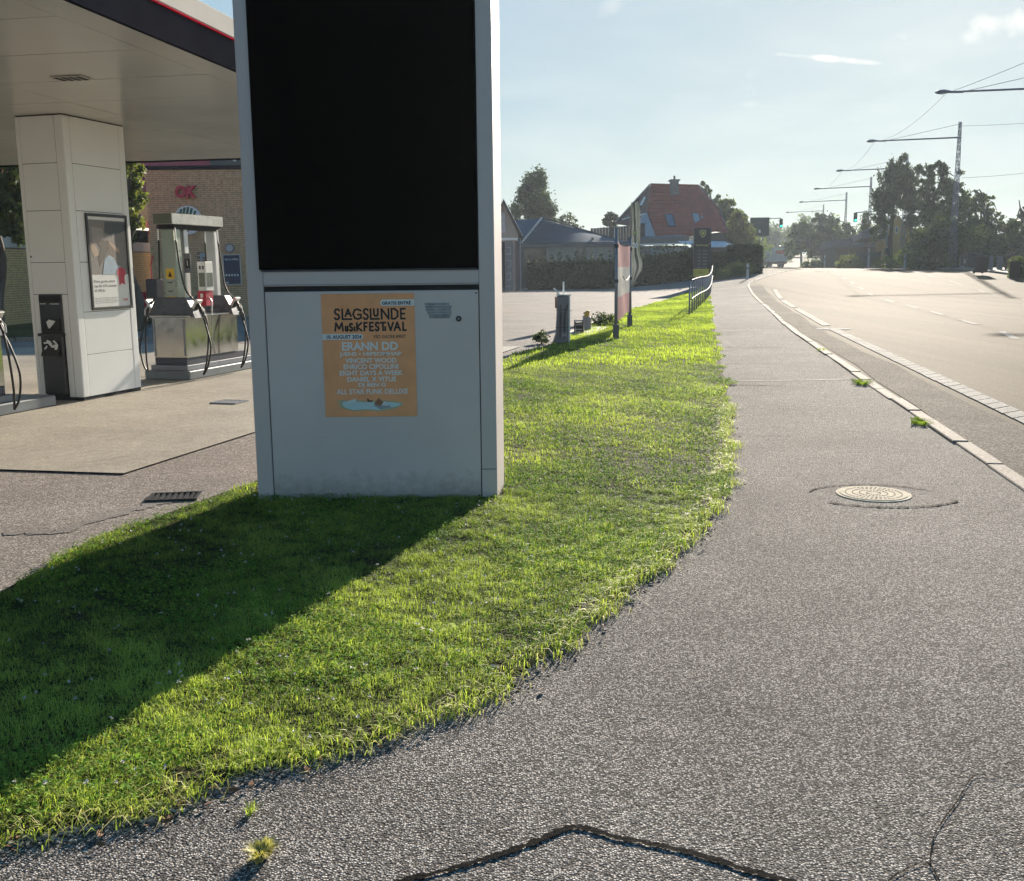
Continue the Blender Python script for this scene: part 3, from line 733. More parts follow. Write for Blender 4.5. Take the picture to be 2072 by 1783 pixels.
def stroke_letter(ch, u0, u1, v0, v1, th=.0122):
    """heavy monoline capital for the poster title"""
    x0, x1, z0, z1 = U(u0)+th/2, U(u1)-th/2, Vz(v1)+th/2, Vz(v0)-th/2; m = MB(); k = 0
    if ch == 'I': x0 = x1 = (x0+x1)/2
    for line in GL[ch]:
        P = [Vector((x0+(x1-x0)*a, 0, z0+(z1-z0)*b)) for a, b in line]
        for a, b in zip(P, P[1:]):
            d = (b-a).normalized(); n = Vector((-d.z, 0, d.x))*th/2; e = d*th*.42; y = Vector((0, -.0004-.00004*k, 0)); k += 1
            m.add([a-e-n+y, b+e-n+y, b+e+n+y, a-e+n+y], [(0,1,2,3)])
    return m.build('lettering', m_ink, po)
for s, u0, u1, v0, v1 in (('S',.13,.202,TZ0,TZ1),('L',.213,.33,TZ0,TZ1),('A',.245,.325,.117,.187),('G',.325,.435,TZ0,TZ1),('S',.44,.51,TZ0,TZ1),('L',.517,.625,TZ0,TZ1),('U',.553,.615,.117,.187),('N',.635,.73,TZ0,TZ1),('D',.742,.83,TZ0,TZ1),('E',.842,.905,TZ0,TZ1)):
    stroke_letter(s, u0, u1, v0, v1)
for s, u0, u1, v0, v1 in (('M',.13,.235,.227,.304),('U',.243,.285,.255,.304),('S',.288,.335,.233,.304),('I',.343,.352,.262,.304),('K',.365,.435,.227,.304),('F',.445,.495,.227,.304),('E',.505,.56,.227,.304),('S',.565,.62,.227,.304),('T',.622,.69,.227,.304),('I',.675,.684,.262,.304),('V',.70,.775,.227,.304),('A',.768,.85,.227,.304),('L',.862,.912,.227,.304)):
    stroke_letter(s, u0, u1, v0, v1)
ptext('lettering', '10. AUGUST 2024', .045, .42, .331, .361, m_nv, .03, -.0008)
ptext('lettering', 'VED GADEKÆRET', .545, .90, .334, .360, m_ink, .012)
for s, u0, u1, v0, v1, bd in (('ERANN DD',.205,.81,.388,.457,.035),('JÆNS • HIPSOMHAP',.175,.845,.469,.511,.03),('VINCENT WOOD',.235,.79,.519,.560,.03),('ENRICO CIPOLLINI',.215,.81,.568,.610,.03),('EIGHT DAYS A WEEK',.17,.855,.621,.661,.03),('DANIEL X VITUS',.25,.78,.672,.713,.03),('DJ BEN G',.37,.665,.722,.763,.03),('ALL STAR FUNK DELUXE',.13,.905,.772,.815,.022)):
    ptext('lettering', s, u0, u1, v0, v1, m_pw, bd)
def pshape(nm, pts, col, y):
    MB().add([(U(u), y, Vz(v)) for u, v in pts], [tuple(range(len(pts)))]).build(nm, M('print_'+nm, col, .6, var=.05), po)
pshape('pond_bank', [(.12,.872),(.18,.862),(.25,.868),(.32,.861),(.45,.872),(.60,.868),(.74,.874),(.85,.888),(.84,.91),(.76,.935),(.6,.957),(.45,.949),(.3,.955),(.2,.935),(.15,.915),(.17,.89)], (.42,.44,.28), -.0003)
pshape('pond_water', [(.20,.874),(.30,.872),(.45,.884),(.60,.88),(.74,.884),(.83,.895),(.80,.913),(.7,.93),(.58,.947),(.45,.938),(.3,.944),(.22,.925),(.185,.90)], (.50,.66,.68), -.0006)
pshape('hut_wall', [(.52,.905),(.60,.943),(.72,.925),(.66,.882)], (.30,.33,.36), -.0009)
pshape('hut_roof', [(.53,.895),(.585,.845),(.635,.885),(.60,.915)], (.35,.14,.08), -.0011)
pshape('hut_gable', [(.61,.905),(.65,.872),(.69,.895),(.68,.915)], (.62,.64,.66), -.0012)
pshape('tent', [(.24,.872),(.335,.852),(.345,.868),(.26,.892)], (.66,.70,.72), -.0008)
pshape('tree_print', [(.455,.865),(.465,.848),(.475,.858),(.49,.868),(.52,.862),(.51,.88),(.47,.876)], (.10,.05,.04), -.0009)

# ================================================================== STATION FRAME (turned 15.6 degrees)
SA = R(-15.6); SB = Vector((-5.137, 12.278, 0))
sx = Vector((math.cos(SA), math.sin(SA), 0)); sy = Vector((-math.sin(SA), math.cos(SA), 0))
def st(x, y, z=0): return SB + sx*x + sy*y + Vector((0, 0, z))
# canopy
cn_t = thing('canopy', 'wide flat white fuel station canopy with dark edge and red stripe', 'canopy', (0, 0, 0))
e0 = Vector((-2.92, 7.38, 0)); e1 = Vector((-2.49, 9.80, 0)); ed = (e1-e0).normalized(); en = Vector((-ed.y, ed.x, 0))   # en points left
SOF = 3.345
def cp(a, b, z): p = e0+ed*a+en*b; return (p.x, p.y, z)
A0, A1, B1 = -5.5, 9.6, 11.5
m_soffit = M('glossy_soffit', (.50, .49, .45), .22, var=.03, scale=.35, spec=.55)
m_fasc = M('dark_fascia', (.016, .017, .024), .8, spec=0)
m_silver = M('silver_cladding', (.44, .43, .41), .8, spec=0.02, var=.04)
pitch_a = 1.15; na = int((A1-A0-.3)/pitch_a)
bs = [.34, 2.5, 4.9, 7.3, 9.7, B1-.05]
for i in range(na+1):
    a0 = A0+.05+i*pitch_a; a1 = min(a0+pitch_a-.014, A1-.05)
    for b0, b1 in zip(bs, bs[1:]):
        sk = rng.uniform(-.0015, .0015)
        MB().add([cp(a0,b0,SOF+sk),cp(a1,b0,SOF-sk),cp(a1,b1-.014,SOF+sk),cp(a0,b1-.014,SOF),cp(a0,b0,SOF+.02),cp(a1,b0,SOF+.02),cp(a1,b1-.014,SOF+.02),cp(a0,b1-.014,SOF+.02)],
                 [(3,2,1,0),(4,5,6,7),(0,1,5,4),(1,2,6,5),(2,3,7,6),(3,0,4,7)]).build('soffit_panel', m_soffit, cn_t)
def slab_ab(nm, a0, a1, b0, b1, z0, z1, mat, par=cn_t, bev=0):
    return MB().add([cp(a0,b0,z0),cp(a1,b0,z0),cp(a1,b1,z0),cp(a0,b1,z0),cp(a0,b0,z1),cp(a1,b0,z1),cp(a1,b1,z1),cp(a0,b1,z1)],
        [(0,1,2,3),(7,6,5,4),(4,5,1,0),(5,6,2,1),(6,7,3,2),(7,4,0,3)]).build(nm, mat, par, bevel=bev)
slab_ab('soffit_edge_trim', A0+.05, A1-.05, .02, .325, SOF-.004, SOF+.02, m_soffit)
slab_ab('roof_deck', A0+.02, A1-.02, .02, B1-.02, SOF+.03, SOF+.36, m_dark)
slab_ab('side_fascia', A0, A1, -.02, .018, SOF-.01, SOF+.245, m_fasc)
slab_ab('red_stripe', A0, A1, -.035, .018, SOF+.247, SOF+.258, M('red_stripe_matt', (.40, .010, .03), .9, spec=0))
slab_ab('side_cladding', A0, A1, -.03, .018, SOF+.264, SOF+.44, m_silver, bev=.01)
for a0, a1, s in ((A1+.002, A1+.04, 0), (A0-.04, A0-.002, 0)):
    slab_ab('end_fascia', a0, a1, .0, B1, SOF-.01, SOF+.245, m_fasc)
    slab_ab('end_cladding', a0, a1, .0, B1, SOF+.264, SOF+.44, m_silver)
# ceiling vent above the column front
vp = (Vector((0, 0, EYE)) + sightline(145, 157)*((SOF-EYE)/sightline(145, 157).z)); va = (vp-e0).dot(ed); vb = (vp-e0).dot(en)
vn = slab_ab('vent', va-.11, va+.11, vb-.16, vb+.16, SOF-.012, SOF-.006, m_soffit)
for k in range(4):
    slab_ab('vent_slot', va-.085, va+.085, vb-.13+k*.075, vb-.085+k*.075, SOF-.0155, SOF-.0125, m_dark, par=vn)

# column
co = thing('canopy_column', 'square white panelled canopy column with advert and waste bin', 'column', SB, SA)
MB().box(-.645,-.008, .008,1.126, .0,3.35).build('core', m_dark, co)
MB().box(-.640,-.012, .012,1.122, .002,.05).build('plinth', m_blackp, co)
for (x0, x1, y0, y1) in ((-.12,0,0,.12),(-.653,-.60,0,.06),(-.12,0,1.014,1.134),(-.653,-.60,1.074,1.134)):
    MB().box(x0, x1, y0, y1, .055, 3.335).build('corner_profile', m_white, co, bevel=.012, seg=2)
zs = [.055,.56,1.07,1.66,2.26,2.80,3.335]
for z0, z1 in zip(zs, zs[1:]):
    MB().box(-.017,-.002, .123,1.011, z0+.003,z1-.003).build('side_panel', m_white, co, bevel=.002)
    MB().box(-.651,-.636, .063,1.071, z0+.003,z1-.003).build('side_panel', m_white, co, bevel=.002)
for z0, z1 in zip([1.285,1.66,2.26,2.80], [1.66,2.26,2.80,3.335]):
    MB().box(-.597,-.123, .002,.017, z0+.003,z1-.003).build('front_panel', m_white, co, bevel=.002)
MB().box(-.597,-.530, .002,.017, .058,1.282).build('front_panel', m_white, co, bevel=.002)
MB().box(-.200,-.123, .002,.017, .058,1.282).build('front_panel', m_white, co, bevel=.002)
MB().disc((-.585,-.001,1.73), .011, .004, 'Y', 10).build('keyhole', m_dark, co)
MB().box(-.56,-.0, 1.12,1.14, 1.4,1.6).build('rear_label', m_navy, co)
# towel dispenser and bin in the recess
pd = thing('towel_dispenser', 'black paper towel dispenser recessed in the front of the white column', 'dispenser', st(-.365, 0, .83), SA)
MB().box(-.160,.162, -.012,.10, .0,.45).build('housing', m_blackp, pd, bevel=.008)
MB().box(-.150,.152, -.020,-.013, .365,.43).build('top_flap', m_dark, pd, bevel=.003)
MB().box(-.120,.122, -.022,-.013, .02,.17).build('paper_slot', m_dark, pd)
text('lettering', 'PAPIR', -.135, -.055, .338, .352, -.0135, m_wht, pd, .02)
text('lettering', 'HANDSKER', .0, .135, .336, .35, -.0135, m_wht, pd, .02)
pp = MB(); pp.add([(-.06,-.03,.13),(.0,-.05,.16),(.07,-.03,.14),(.05,-.05,.10),(.01,-.07,.05),(-.02,-.06,.08)], [(0,1,5),(1,2,3),(1,3,5),(3,4,5)]); pp.build('paper_towel', m_wht, pd)
bn = thing('waste_bin', 'black waste bin with open flap in the base of the white column', 'bin', st(-.365, -.02, .09), SA)
MB().extrude([(-.155,-.02,0),(.155,-.02,0),(.155,.13,0),(-.155,.13,0)], (0, 0, .72)).build('body', m_blackp, bn, bevel=.012)
MB().box(-.175,.175, -.045,.12, .70,.735).build('rim', m_blackp, bn, bevel=.008)
MB().box(-.13,.13, -.024,-.019, .46,.64).build('opening', m_dark, bn)
MB().obox((.0,-.05,.52), (.24,.008,.12), Matrix.Rotation(R(-28), 3, 'X')).build('flap', m_blackp, bn, bevel=.003)
wr = MB(); 
for k in range(9):
    c = Vector((rng.uniform(-.1,.1), -.04, rng.uniform(.54,.64))); wr.obox(c, (.055,.008,.02), Matrix.Rotation(rng.uniform(-1, 1), 3, 'Y') @ Matrix.Rotation(rng.uniform(-.8,.8), 3, 'X'))
wr.build('crumpled_rubbish', m_wht, bn)
MB().obox((.075,-.04,.56), (.035,.006,.10), Matrix.Rotation(.3, 3, 'Y')).build('receipt', m_wht, bn)
# advert frame on the right face
ad = thing('advert_frame', 'black framed advert with photo and red rosette on the white column', 'advert', st(.0, .62, 1.085), SA)
ay0, ay1, az1 = -.36, .43, 1.155
for (a, b, c, d) in ((ay0,ay1,0,.035),(ay0,ay1,az1-.035,az1),(ay0,ay0+.035,.0355,az1-.0355),(ay1-.035,ay1,.0355,az1-.0355)):
    MB().box(.001,.022, a, b, c, d).build('frame_bar', m_blackp, ad, bevel=.004)
MB().box(.001,.006, ay0+.03, ay1-.03, .03, az1-.03).build('sheet', m_wht, ad)
AW, AH = ay1-ay0-.07, az1-.07
def adp(u, v, x=.0068): return (x, ay0+.035+u*AW, .035+(1-v)*AH)
def adshape(nm, pts, col, lay=1, rough=.5):
    MB().add([adp(u, v, .006+.0004*lay) for u, v in pts], [tuple(range(len(pts)))]).build(nm, M('ad_'+nm, col, rough, var=.15, scale=9), ad)
adshape('photo_backdrop', [(0,.035),(1,.035),(1,.64),(0,.64)], (.22,.20,.19))
adshape('dark_corner', [(.45,.05),(1,.05),(1,.14),(.6,.21),(.42,.17)], (.06,.075,.085), 2)
adshape('pale_wall', [(.08,.11),(.38,.13),(.40,.25),(.1,.28)], (.34,.30,.28), 2)
adshape('hair', [(.20,.28),(.32,.25),(.48,.27),(.5,.36),(.42,.43),(.34,.48),(.24,.55),(.22,.44),(.30,.36)], (.09,.07,.05), 3)
adshape('arm', [(.50,.25),(.62,.29),(.78,.35),(.80,.39),(.68,.38),(.55,.31)], (.46,.33,.24), 3)
adshape('face', [(.05,.30),(.14,.30),(.22,.37),(.24,.42),(.12,.45),(.05,.38)], (.45,.33,.24), 3)
adshape('shirt', [(.38,.47),(.5,.42),(.62,.45),(.70,.53),(.82,.56),(.80,.64),(.30,.64)], (.36,.46,.56), 4)
adshape('torso', [(.5,.27),(.6,.33),(.66,.42),(.62,.46),(.5,.42)], (.18,.13,.10), 2)
pts = [(.80+.125*math.cos(t)*(1+.06*math.sin(12*t)), .62+.06*math.sin(t)*(1+.06*math.sin(12*t))) for t in (2*math.pi*k/40 for k in range(40))]
adshape('rosette', pts, (.55,.05,.08), 6); adshape('rosette_tail', [(.72,.66),(.88,.66),(.89,.76),(.80,.74),(.73,.77)], (.55,.05,.08), 5)
my = Matrix(((0, -1, 0, 0), (1, 0, 0, 0), (0, 0, 1, 0), (0, 0, 0, 1)))
def adtext(s, u0, u1, v0, v1, mat, bold=0):
    p0, p1 = adp(u0, v1), adp(u1, v0); text('lettering', s, p0[1], p1[1], p0[2], p1[2], -.0072, mat, ad, bold, .0003, M4=my)
m_gr = M('grey_ink', (.12, .12, .13), .6, var=0)
adtext('Den gode start', .06, .62, .70, .735, m_gr, .01); adtext('og dit OK benzin', .06, .66, .75, .785, m_gr, .01); adtext('til 100 kr.', .06, .35, .80, .83, m_gr, .01)
for k in range(4): adtext('Læs mere om fordelene på stationen', .06, .70-.06*(k % 2), .895+.018*k, .905+.018*k, m_gr)
adtext('OK', .80, .95, .915, .945, m_red, .03)

# ================================================================== FUEL PUMPS
def nozzle(par, x, y, side, y_dir=1):
    """holster with a nozzle hanging in it; side +1 is the right-hand face"""
    rot = Matrix.Rotation(side*R(33), 3, 'Y')
    c = Vector((x, y, 1.0))
    h = MB().obox(c, (.035,.15,.30), rot).build('holster', m_alu, par, bevel=.006)
    MB().obox(c+rot @ Vector((side*.022,0,-.02)), (.012,.09,.22), rot).build('holster_recess', m_dark, h)
    n = MB(); 
    n.tube(curve_pts([c+Vector((side*.01,.0,.10)), c+Vector((side*.06,0,.05)), c+Vector((side*.10,0,-.03)), c+Vector((side*.125,0,-.12))], 4), [.017,.02,.022,.024,.024,.023,.022,.022,.022,.02,.018,.016,.016], 8)
    n.build('nozzle_body', m_blackp, h, smooth=True)
    MB().tube([c+Vector((side*.10,.0,.03)), c+Vector((side*.15,0,-.02)), c+Vector((side*.155,0,-.10))], .008, 6).build('trigger_guard', m_alu, h)
    return c+Vector((side*.125, 0, -.13))
def hose(par, pts, r=.014, nm='hose'):
    return MB().tube(curve_pts(pts, 7), r, 8).build(nm, m_rubber, par, smooth=True)
def pump(label, loc, rz, b0=.08, length=3.3, blen=1.42, group='fuel pumps', full=True):
    t = thing('fuel_pump', label, 'fuel pump', loc, rz, group)
    MB().box(-.74,0, 0,length, .0,.125).build('island_plinth', M('plinth_steel', (.20,.22,.235), .5, metal=.5), t, bevel=.012)
    MB().box(-.67,-.07, b0-.02 if b0 > .03 else .01,b0+blen+.5, .127,.20).build('lower_base', m_galv, t, bevel=.005)
    MB().box(-.62,-.10, b0+.02,b0+blen+.2, .202,.30).build('dark_base', M('base_navy', (.045,.05,.075), .4), t, bevel=.004)
    MB().box(-.63,-.09, b0+.02,b0+blen, .303,.885).build('steel_cabinet', m_steel, t, bevel=.006)
    for x in (-.60,-.12): MB().box(x-.012,x+.012, b0+.015,b0+.0185, .33,.86).build('cabinet_seam', m_galv, t)
    for x in (-.60,-.12): MB().disc((x, b0+.0145, .42), .008, -.002, 'Y', 8).build('cabinet_bolt', m_dark, t)
    MB().box(-.092,-.088, b0+.70,b0+.712, .32,.87).build('cabinet_seam', m_galv, t)
    MB().box(-.66,-.06, b0,b0+blen+.03, .888,.905).build('cabinet_top', m_alu, t, bevel=.004)
    # sloping wings that carry the nozzle holsters, front and rear
    for y in (b0+.10, b0+blen-.28):
        MB().extrude([(-.74,y,.86),(-.70,y,.98),(-.60,y,1.16),(-.12,y,1.16),(-.02,y,.98),(.02,y,.86),(-.08,y,.908),(-.64,y,.908)], (0, .17, 0)).build('nozzle_wing', M('wing_grey', (.09,.095,.11), .3, metal=.5), t, bevel=.006)
    # mast and head
    MB().extrude([(-.47,b0+.12,.92),(-.22,b0+.12,.92),(-.25,b0+.12,2.12),(-.46,b0+.12,2.12)], (0, .16, 0)).build('front_mast', M('mast_silver', (.33,.36,.30), .3, metal=.55, var=.1), t, bevel=.01)
    MB().box(-.43,-.28, b0+.42,b0+.52, .92,2.12).build('middle_mast', m_alu, t, bevel=.008)
    MB().box(-.43,-.28, b0+1.22,b0+1.32, .92,2.12).build('rear_mast', m_alu, t, bevel=.008)
    MB().box(-.50,-.20, b0+.02,b0+1.36, 2.18,2.33).build('head_beam', M('head_alu', (.45,.44,.41), .3, metal=.8), t, bevel=.008)
    MB().box(-.497,-.203, b0+.012,b0+.018, 2.185,2.325).build('head_end_plate', M('head_dark', (.15,.16,.12), .35, metal=.4), t)
    MB().box(-.48,-.22, b0+.06,b0+1.32, 2.12,2.178).build('hose_tray', m_dark, t)
    # stickers on the front mast
    fx = b0+.1185
    s1 = MB().box(-.415,-.285, fx-.002,fx, 1.42,1.565).build('warning_sticker', m_yellow, t)
    MB().extrude([(-.38,fx-.004,1.45),(-.32,fx-.004,1.45),(-.35,fx-.004,1.53)], (0, .001, 0)).build('warning_triangle', m_ink, s1)
    s2 = MB().box(-.425,-.275, fx-.002,fx, 1.02,1.17).build('instruction_sticker', m_yellow, t)
    for k in range(5): MB().box(-.41,-.30-.01*(k % 3), fx-.004,fx-.0022, 1.04+k*.024,1.047+k*.024).build('print_line', m_gr, s2)
    for z in (1.36, 1.24): MB().box(-.40,-.32, fx-.002,fx, z,z+.014).build('small_label', m_ink, t)
    # displays: screen unit on the right-hand side, number plate, keypad
    d = MB().box(-.20,-.065, b0+.58,b0+.78, 1.24,1.66).build('display_unit', m_wht, t, bevel=.006)
    MB().box(-.064,-.0615, b0+.60,b0+.76, 1.30,1.50).build('screen', M('lcd', (.20,.23,.19), .2), d)
    MB().box(-.18,-.08, b0+.576,b0+.579, 1.30,1.50).build('screen', M('lcd', (.20,.23,.19), .2), d)
    for k in range(2): MB().box(-.17+.05*k,-.14+.05*k, b0+.576,b0+.579, 1.55,1.60).build('counter', m_gr, d)
    MB().box(-.22,-.085, b0+.58,b0+.78, 1.02,1.235).build('red_panel', m_red, t, bevel=.004)
    MB().box(-.17,-.13, b0+.576,b0+.579, 1.14,1.20).build('panel_label', m_wht, t)
    npl = MB().box(-.30,-.19, b0+.40,b0+.415, 1.50,1.78).build('number_plate', m_galv, t, bevel=.004)
    MB().box(-.275,-.205, b0+.397,b0+.399, 1.57,1.70).build('number_field', m_ink, npl)
    text('lettering', '1', -.248, -.232, 1.60, 1.68, b0+.3965, m_wht, npl, .03)
    MB().box(-.245,-.225, b0+.30,b0+.32, .91,1.50).build('thin_post', m_alu, t)
    # washer bucket at the left of the mast
    q = MB().box(-.70,-.52, b0+.02,b0+.20, 1.15,1.42).build('washer_bucket', m_navy, t, bevel=.012)
    MB().tube([(-.64,b0+.1,1.42),(-.64,b0+.1,1.62),(-.60,b0+.1,1.75)], .010, 6).build('squeegee_handle', m_red, q)
    MB().tube(curve_pts([(-.20,b0+.62,.905),(-.20,b0+.62,1.10),(-.06,b0+.66,1.12),(-.05,b0+.66,.905)], 5), .013, 6).build('hand_rail', m_alu, t)
    # nozzles and hoses
    E = []
    for x, y, s in ((-.035,b0+.20,1),(-.71,b0+.20,-1),(-.035,b0+blen-.18,1),(-.71,b0+blen-.18,-1)): E.append((nozzle(t, x, y, s), s, y))
    for (p, s, y), ty in zip(E, (.1,.1,1.2,1.3)):
        xa = -.215 if s > 0 else -.485
        MB().tube([(xa,b0+ty,2.13),(xa+s*.005,b0+ty,1.96)], .013, 6).build('hose_coupling', m_alu, t)
        hose(t, [(xa+s*.005,b0+ty,1.96),(xa+s*.03,b0+ty+.02,1.6),(xa+s*.09,(b0+ty+y)/2,1.25),(p.x-s*.03,y+.02,1.0),(p.x+s*.05,y+.03,.72),(p.x+s*.04,y-.02,.30),(p.x-s*.01,y-.06,.06)] , .013)
        hose(t, [p, p+Vector((s*.06,-.02,-.16)), p+Vector((s*.12,-.04,-.42)), p+Vector((s*.07,-.06,-.68)), (p.x-s*.01,y-.06,.06)], .013)
    return t
P1 = Vector((-4.55, 14.52, .014))
pump('steel fuel pump on its island between the white column and the grey sign tower', P1, SA)
lp = st(-.79, -.42, .014)
pump('fuel pump cut by the left picture edge, hose looping beside the column', lp, SA+math.pi, b0=.63)
# big hose loop hanging from the left pump
# ================================================================== FORECOURT IRONWORK
def drain(label, x, y, w, d, rz, mat=m_blackp, bars=7):
    t = thing('drain_grate', label, 'drain', (x, y, .003), rz)
    for a in (-1, 1):
        MB().box(-w/2,w/2, a*(d/2-.012)-.012,a*(d/2-.012)+.012, 0,.014).build('frame_bar', mat, t); MB().box(a*(w/2-.012)-.012,a*(w/2-.012)+.012, -d/2+.025,d/2-.025, 0,.014).build('frame_bar', mat, t)
    MB().box(-w/2+.02,w/2-.02,-d/2+.02,d/2-.02,-.001,.001).build('pit', m_dark, t)
    for k in range(bars):
        x0 = -w/2+.03+(w-.06)*(k+.25)/bars; MB().box(x0,x0+(w-.06)*.5/bars, -d/2+.026,d/2-.026, .002,.012).build('grate_bar', mat, t)
    return t
drain('black iron drain grate in the asphalt beside the grass', -2.34, 6.95, .34, .24, R(8))
drain('small square drain cover in the concrete slab', -3.32, 12.0, .34, .30, SA, m_galv, 5).location.z = .016
def manhole(label, x, y, r, mat, rings=3, z=.004, ring=True):
    t = thing('manhole_cover', label, 'manhole cover', (x, y, elev(x, y)+z))
    MB().disc((0,0,-.006), r, .008, 'Z', 48).build('frame_ring', mat, t)
    MB().disc((0,0,.0025), r*.90, .003, 'Z', 40).build('lid', mat, t)
    for k in range(1, rings+1):
        rr = r*.86*k/(rings+.6); n = 14+6*k
        for i in range(n):
            a = 2*math.pi*i/n; MB_ = MANH.obox((x+rr*math.cos(a), y+rr*math.sin(a), elev(x, y)+z+.0065), (.34*2*math.pi*rr/n*1.6,.006,.0025), Matrix.Rotation(a+math.pi/2, 3, 'Z'))
    s = MANH.build('cast_pattern', m_iron_d, t); s.data.transform(Matrix.Translation((-x, -y, -(elev(x, y)+z)))); return t
m_iron = M('pale_worn_iron', (.62, .54, .42), .9, spec=.02, var=.25, scale=14)
m_iron_d = M('iron_pattern', (.46, .38, .27), .9, spec=.02)
MANH = MB(); manhole('round pale cast iron manhole cover set in the pavement', 2.455, 6.83, .245, m_iron, 4)
ribbon('patch_seam', [(2.455+.44*math.cos(a), 6.80+.33*math.sin(a)) for a in (R(x) for x in range(15, 171, 12))], .014, .005, m_crack, jitter=.4, kind='structure')
ribbon('patch_seam', [(2.50+.52*math.cos(a), 6.83+.40*math.sin(a)) for a in (R(x) for x in range(215, 331, 10))], .022, .005, m_crack, jitter=.5, kind='structure')
MANH = MB(); manhole('white topped round cover at the road edge beside the kerb', 7.76, 24.8, .40, M('worn_white_iron', (.48,.45,.40), .9, spec=.02, var=.15), 2)

# ================================================================== BRICK SHOP
WY = 35.0
m_brick = M('brown_brick', (.66, .43, .24), .85, var=.28, scale=7, bump=.4, bscale=90)
m_brick2 = M('yellow_brick', (.72, .49, .22), .85, var=.22, scale=9, bump=.4, bscale=90)
m_mortar = M('mortar', (.26, .20, .15), .95, var=.2)
m_tile = M('red_roof_sheet', (.42, .055, .06), .4, var=.2)
def brick_wall(parent, a, b, z0, z1, mat, gaps=(), thick=.25, cl=.24, ch=.067, name='brickwork', off=Vector((0, 0, 0))):
    """running bond between ground points a and b; the outer face lies left of a->b turned -90"""
    a, b = Vector(a), Vector(b); d = (b-a); L = d.length; d.normalize(); n = Vector((d.y, -d.x, 0))
    w = MB(off)
    w.add([a+Vector((0,0,z0))-n*.012, b+Vector((0,0,z0))-n*.012, b+Vector((0,0,z1))-n*.012, a+Vector((0,0,z1))-n*.012,
           a+Vector((0,0,z0))-n*thick, b+Vector((0,0,z0))-n*thick, b+Vector((0,0,z1))-n*thick, a+Vector((0,0,z1))-n*thick],
          [(0,1,2,3),(5,4,7,6),(3,2,6,7),(0,3,7,4),(1,5,6,2)]); w.build('wall', m_mortar, parent)
    m = MB(off); r = 0; z = z0
    while z+ch <= z1+.01:
        x = -cl*.5*(r % 2)
        while x < L:
            x0, x1 = max(0, x), min(L, x+cl-.012)
            if x1-x0 > .03 and not any(g0 < (x0+x1)/2 < g1 and h0 < z+ch/2 < h1 for g0, g1, h0, h1 in gaps):
                e = rng.uniform(-.003, .003); q = [a+d*u+Vector((0,0,v))+n*e for v in (z+.006, z+ch-.006) for u in (x0, x1)]; back = [p-n*.02 for p in q]
                m.add(q+back, [(0,1,3,2),(2,3,7,6),(0,2,6,4),(1,5,7,3)])
            x += cl
        z += ch; r += 1
    return m.build(name, mat, parent, kind='stuff')
sh_l = Vector((-12.45, 36.0, 0))
shop = thing('station_shop', 'flat roofed brown brick shop with red OK letters on its wall', 'building', (-12.04, WY, 0))
S0 = Vector((-12.04, WY, 0)); off = S0
def SP(px, py, y=WY): p = at(px, py, y); return p
wz1 = 4.84
brick_wall(shop, (-12.04,WY,0), (-1.5,WY,0), 0, wz1, m_brick, gaps=[(1.66,2.16,0,2.13)], off=off)
MB(off).box(-12.04,-1.5, WY+.25,WY+3.2, 0,wz1-.05).build('side_walls', m_brick, shop)
MB(off).box(-12.10,-1.4, WY-.05,WY+3.3, wz1,wz1+.12).build('roof_edge', m_fasc, shop)
dx0, dx1 = -10.38, -9.88
dd = MB(off); dd.box(dx0,dx1, WY-.02,WY+.03, .03,2.12); dd = dd.build('door', M('door_frame', (.42,.43,.45), .4), shop)
MB(off).box(dx0+.07,dx1-.07, WY-.03,WY-.021, 1.1,1.98).build('door_pane', m_glass, dd)
MB(off).box(dx0+.07,dx1-.07, WY-.03,WY-.021, .2,1.0).build('door_pane', m_glass, dd)
MB(off).box(dx0+.02,dx0+.045, WY-.07,WY-.035, .95,1.25).build('door_handle', m_alu, dd)
okl = thing('shop_sign', 'red OK letters standing off the brown brick wall', 'sign', (-10.68, WY-.03, 3.92), 0)
for dz, mt, yy in ((0, m_red, -.02),):
    o = text('lettering', 'OK', -.37, .33, .0, .40, yy, mt, okl, .055, .09, shear=.12)
sg = thing('round_sign', 'round green and white striped sign on the brick wall behind the pump', 'sign', (-10.70, WY-.02, 3.20))
MB().disc((0,0,0), .47, -.05, 'Y', 40).build('disc', m_wht, sg)
m_green = M('sign_green', (.01, .14, .07), .4)
for k in range(-4, 4):
    x0 = k*.115+.01; x1 = x0+.085; P = []
    for x in (x0, x1):
        pass
    zt = math.sqrt(max(0, .43**2-max(abs(x0+.1), abs(x1+.1), 0)**2)) if max(abs(x0+.1), abs(x1+.1)) < .43 else 0
    if zt > .05: MB().add([(x0-.0,-.052,.0),(x1,-.052,.0),(x1+.10,-.052,zt),(x0+.10,-.052,zt)], [(0,1,2,3)]).build('green_stripe', m_green, sg)
    if zt > .05: MB().add([(x0-.1,-.052,-zt),(x1-.1,-.052,-zt),(x1,-.052,-.02),(x0,-.052,-.02)], [(0,1,2,3)]).build('green_stripe', m_green, sg)
wp = thing('wall_poster', 'dark blue framed poster with pale symbols on the brick wall', 'poster', (-9.32, WY-.03, 1.05))
MB().box(-.30,.30, -.03,0, 0,1.02).build('frame', m_alu, wp, bevel=.006)
MB().box(-.27,.27, -.034,-.0305, .03,.99).build('print', M('blue_print', (.012,.035,.085), .35), wp)
text('lettering', 'BRUG APPEN', -.22, .22, .82, .88, -.035, m_wht, wp, .01)
for k in range(5): MB().disc((-.2+k*.095,-.0345,.33), .034, -.002, 'Y', 12).build('symbol', m_wht, wp)
MB().box(-.22,-.14,-.0365,-.0345,.06,.10).build('small_label', m_wht, wp)
wl = thing('wall_lamp', 'round grey unlit lamp on the brick wall above the blue poster', 'lamp', (-9.36, WY-.02, 2.27))
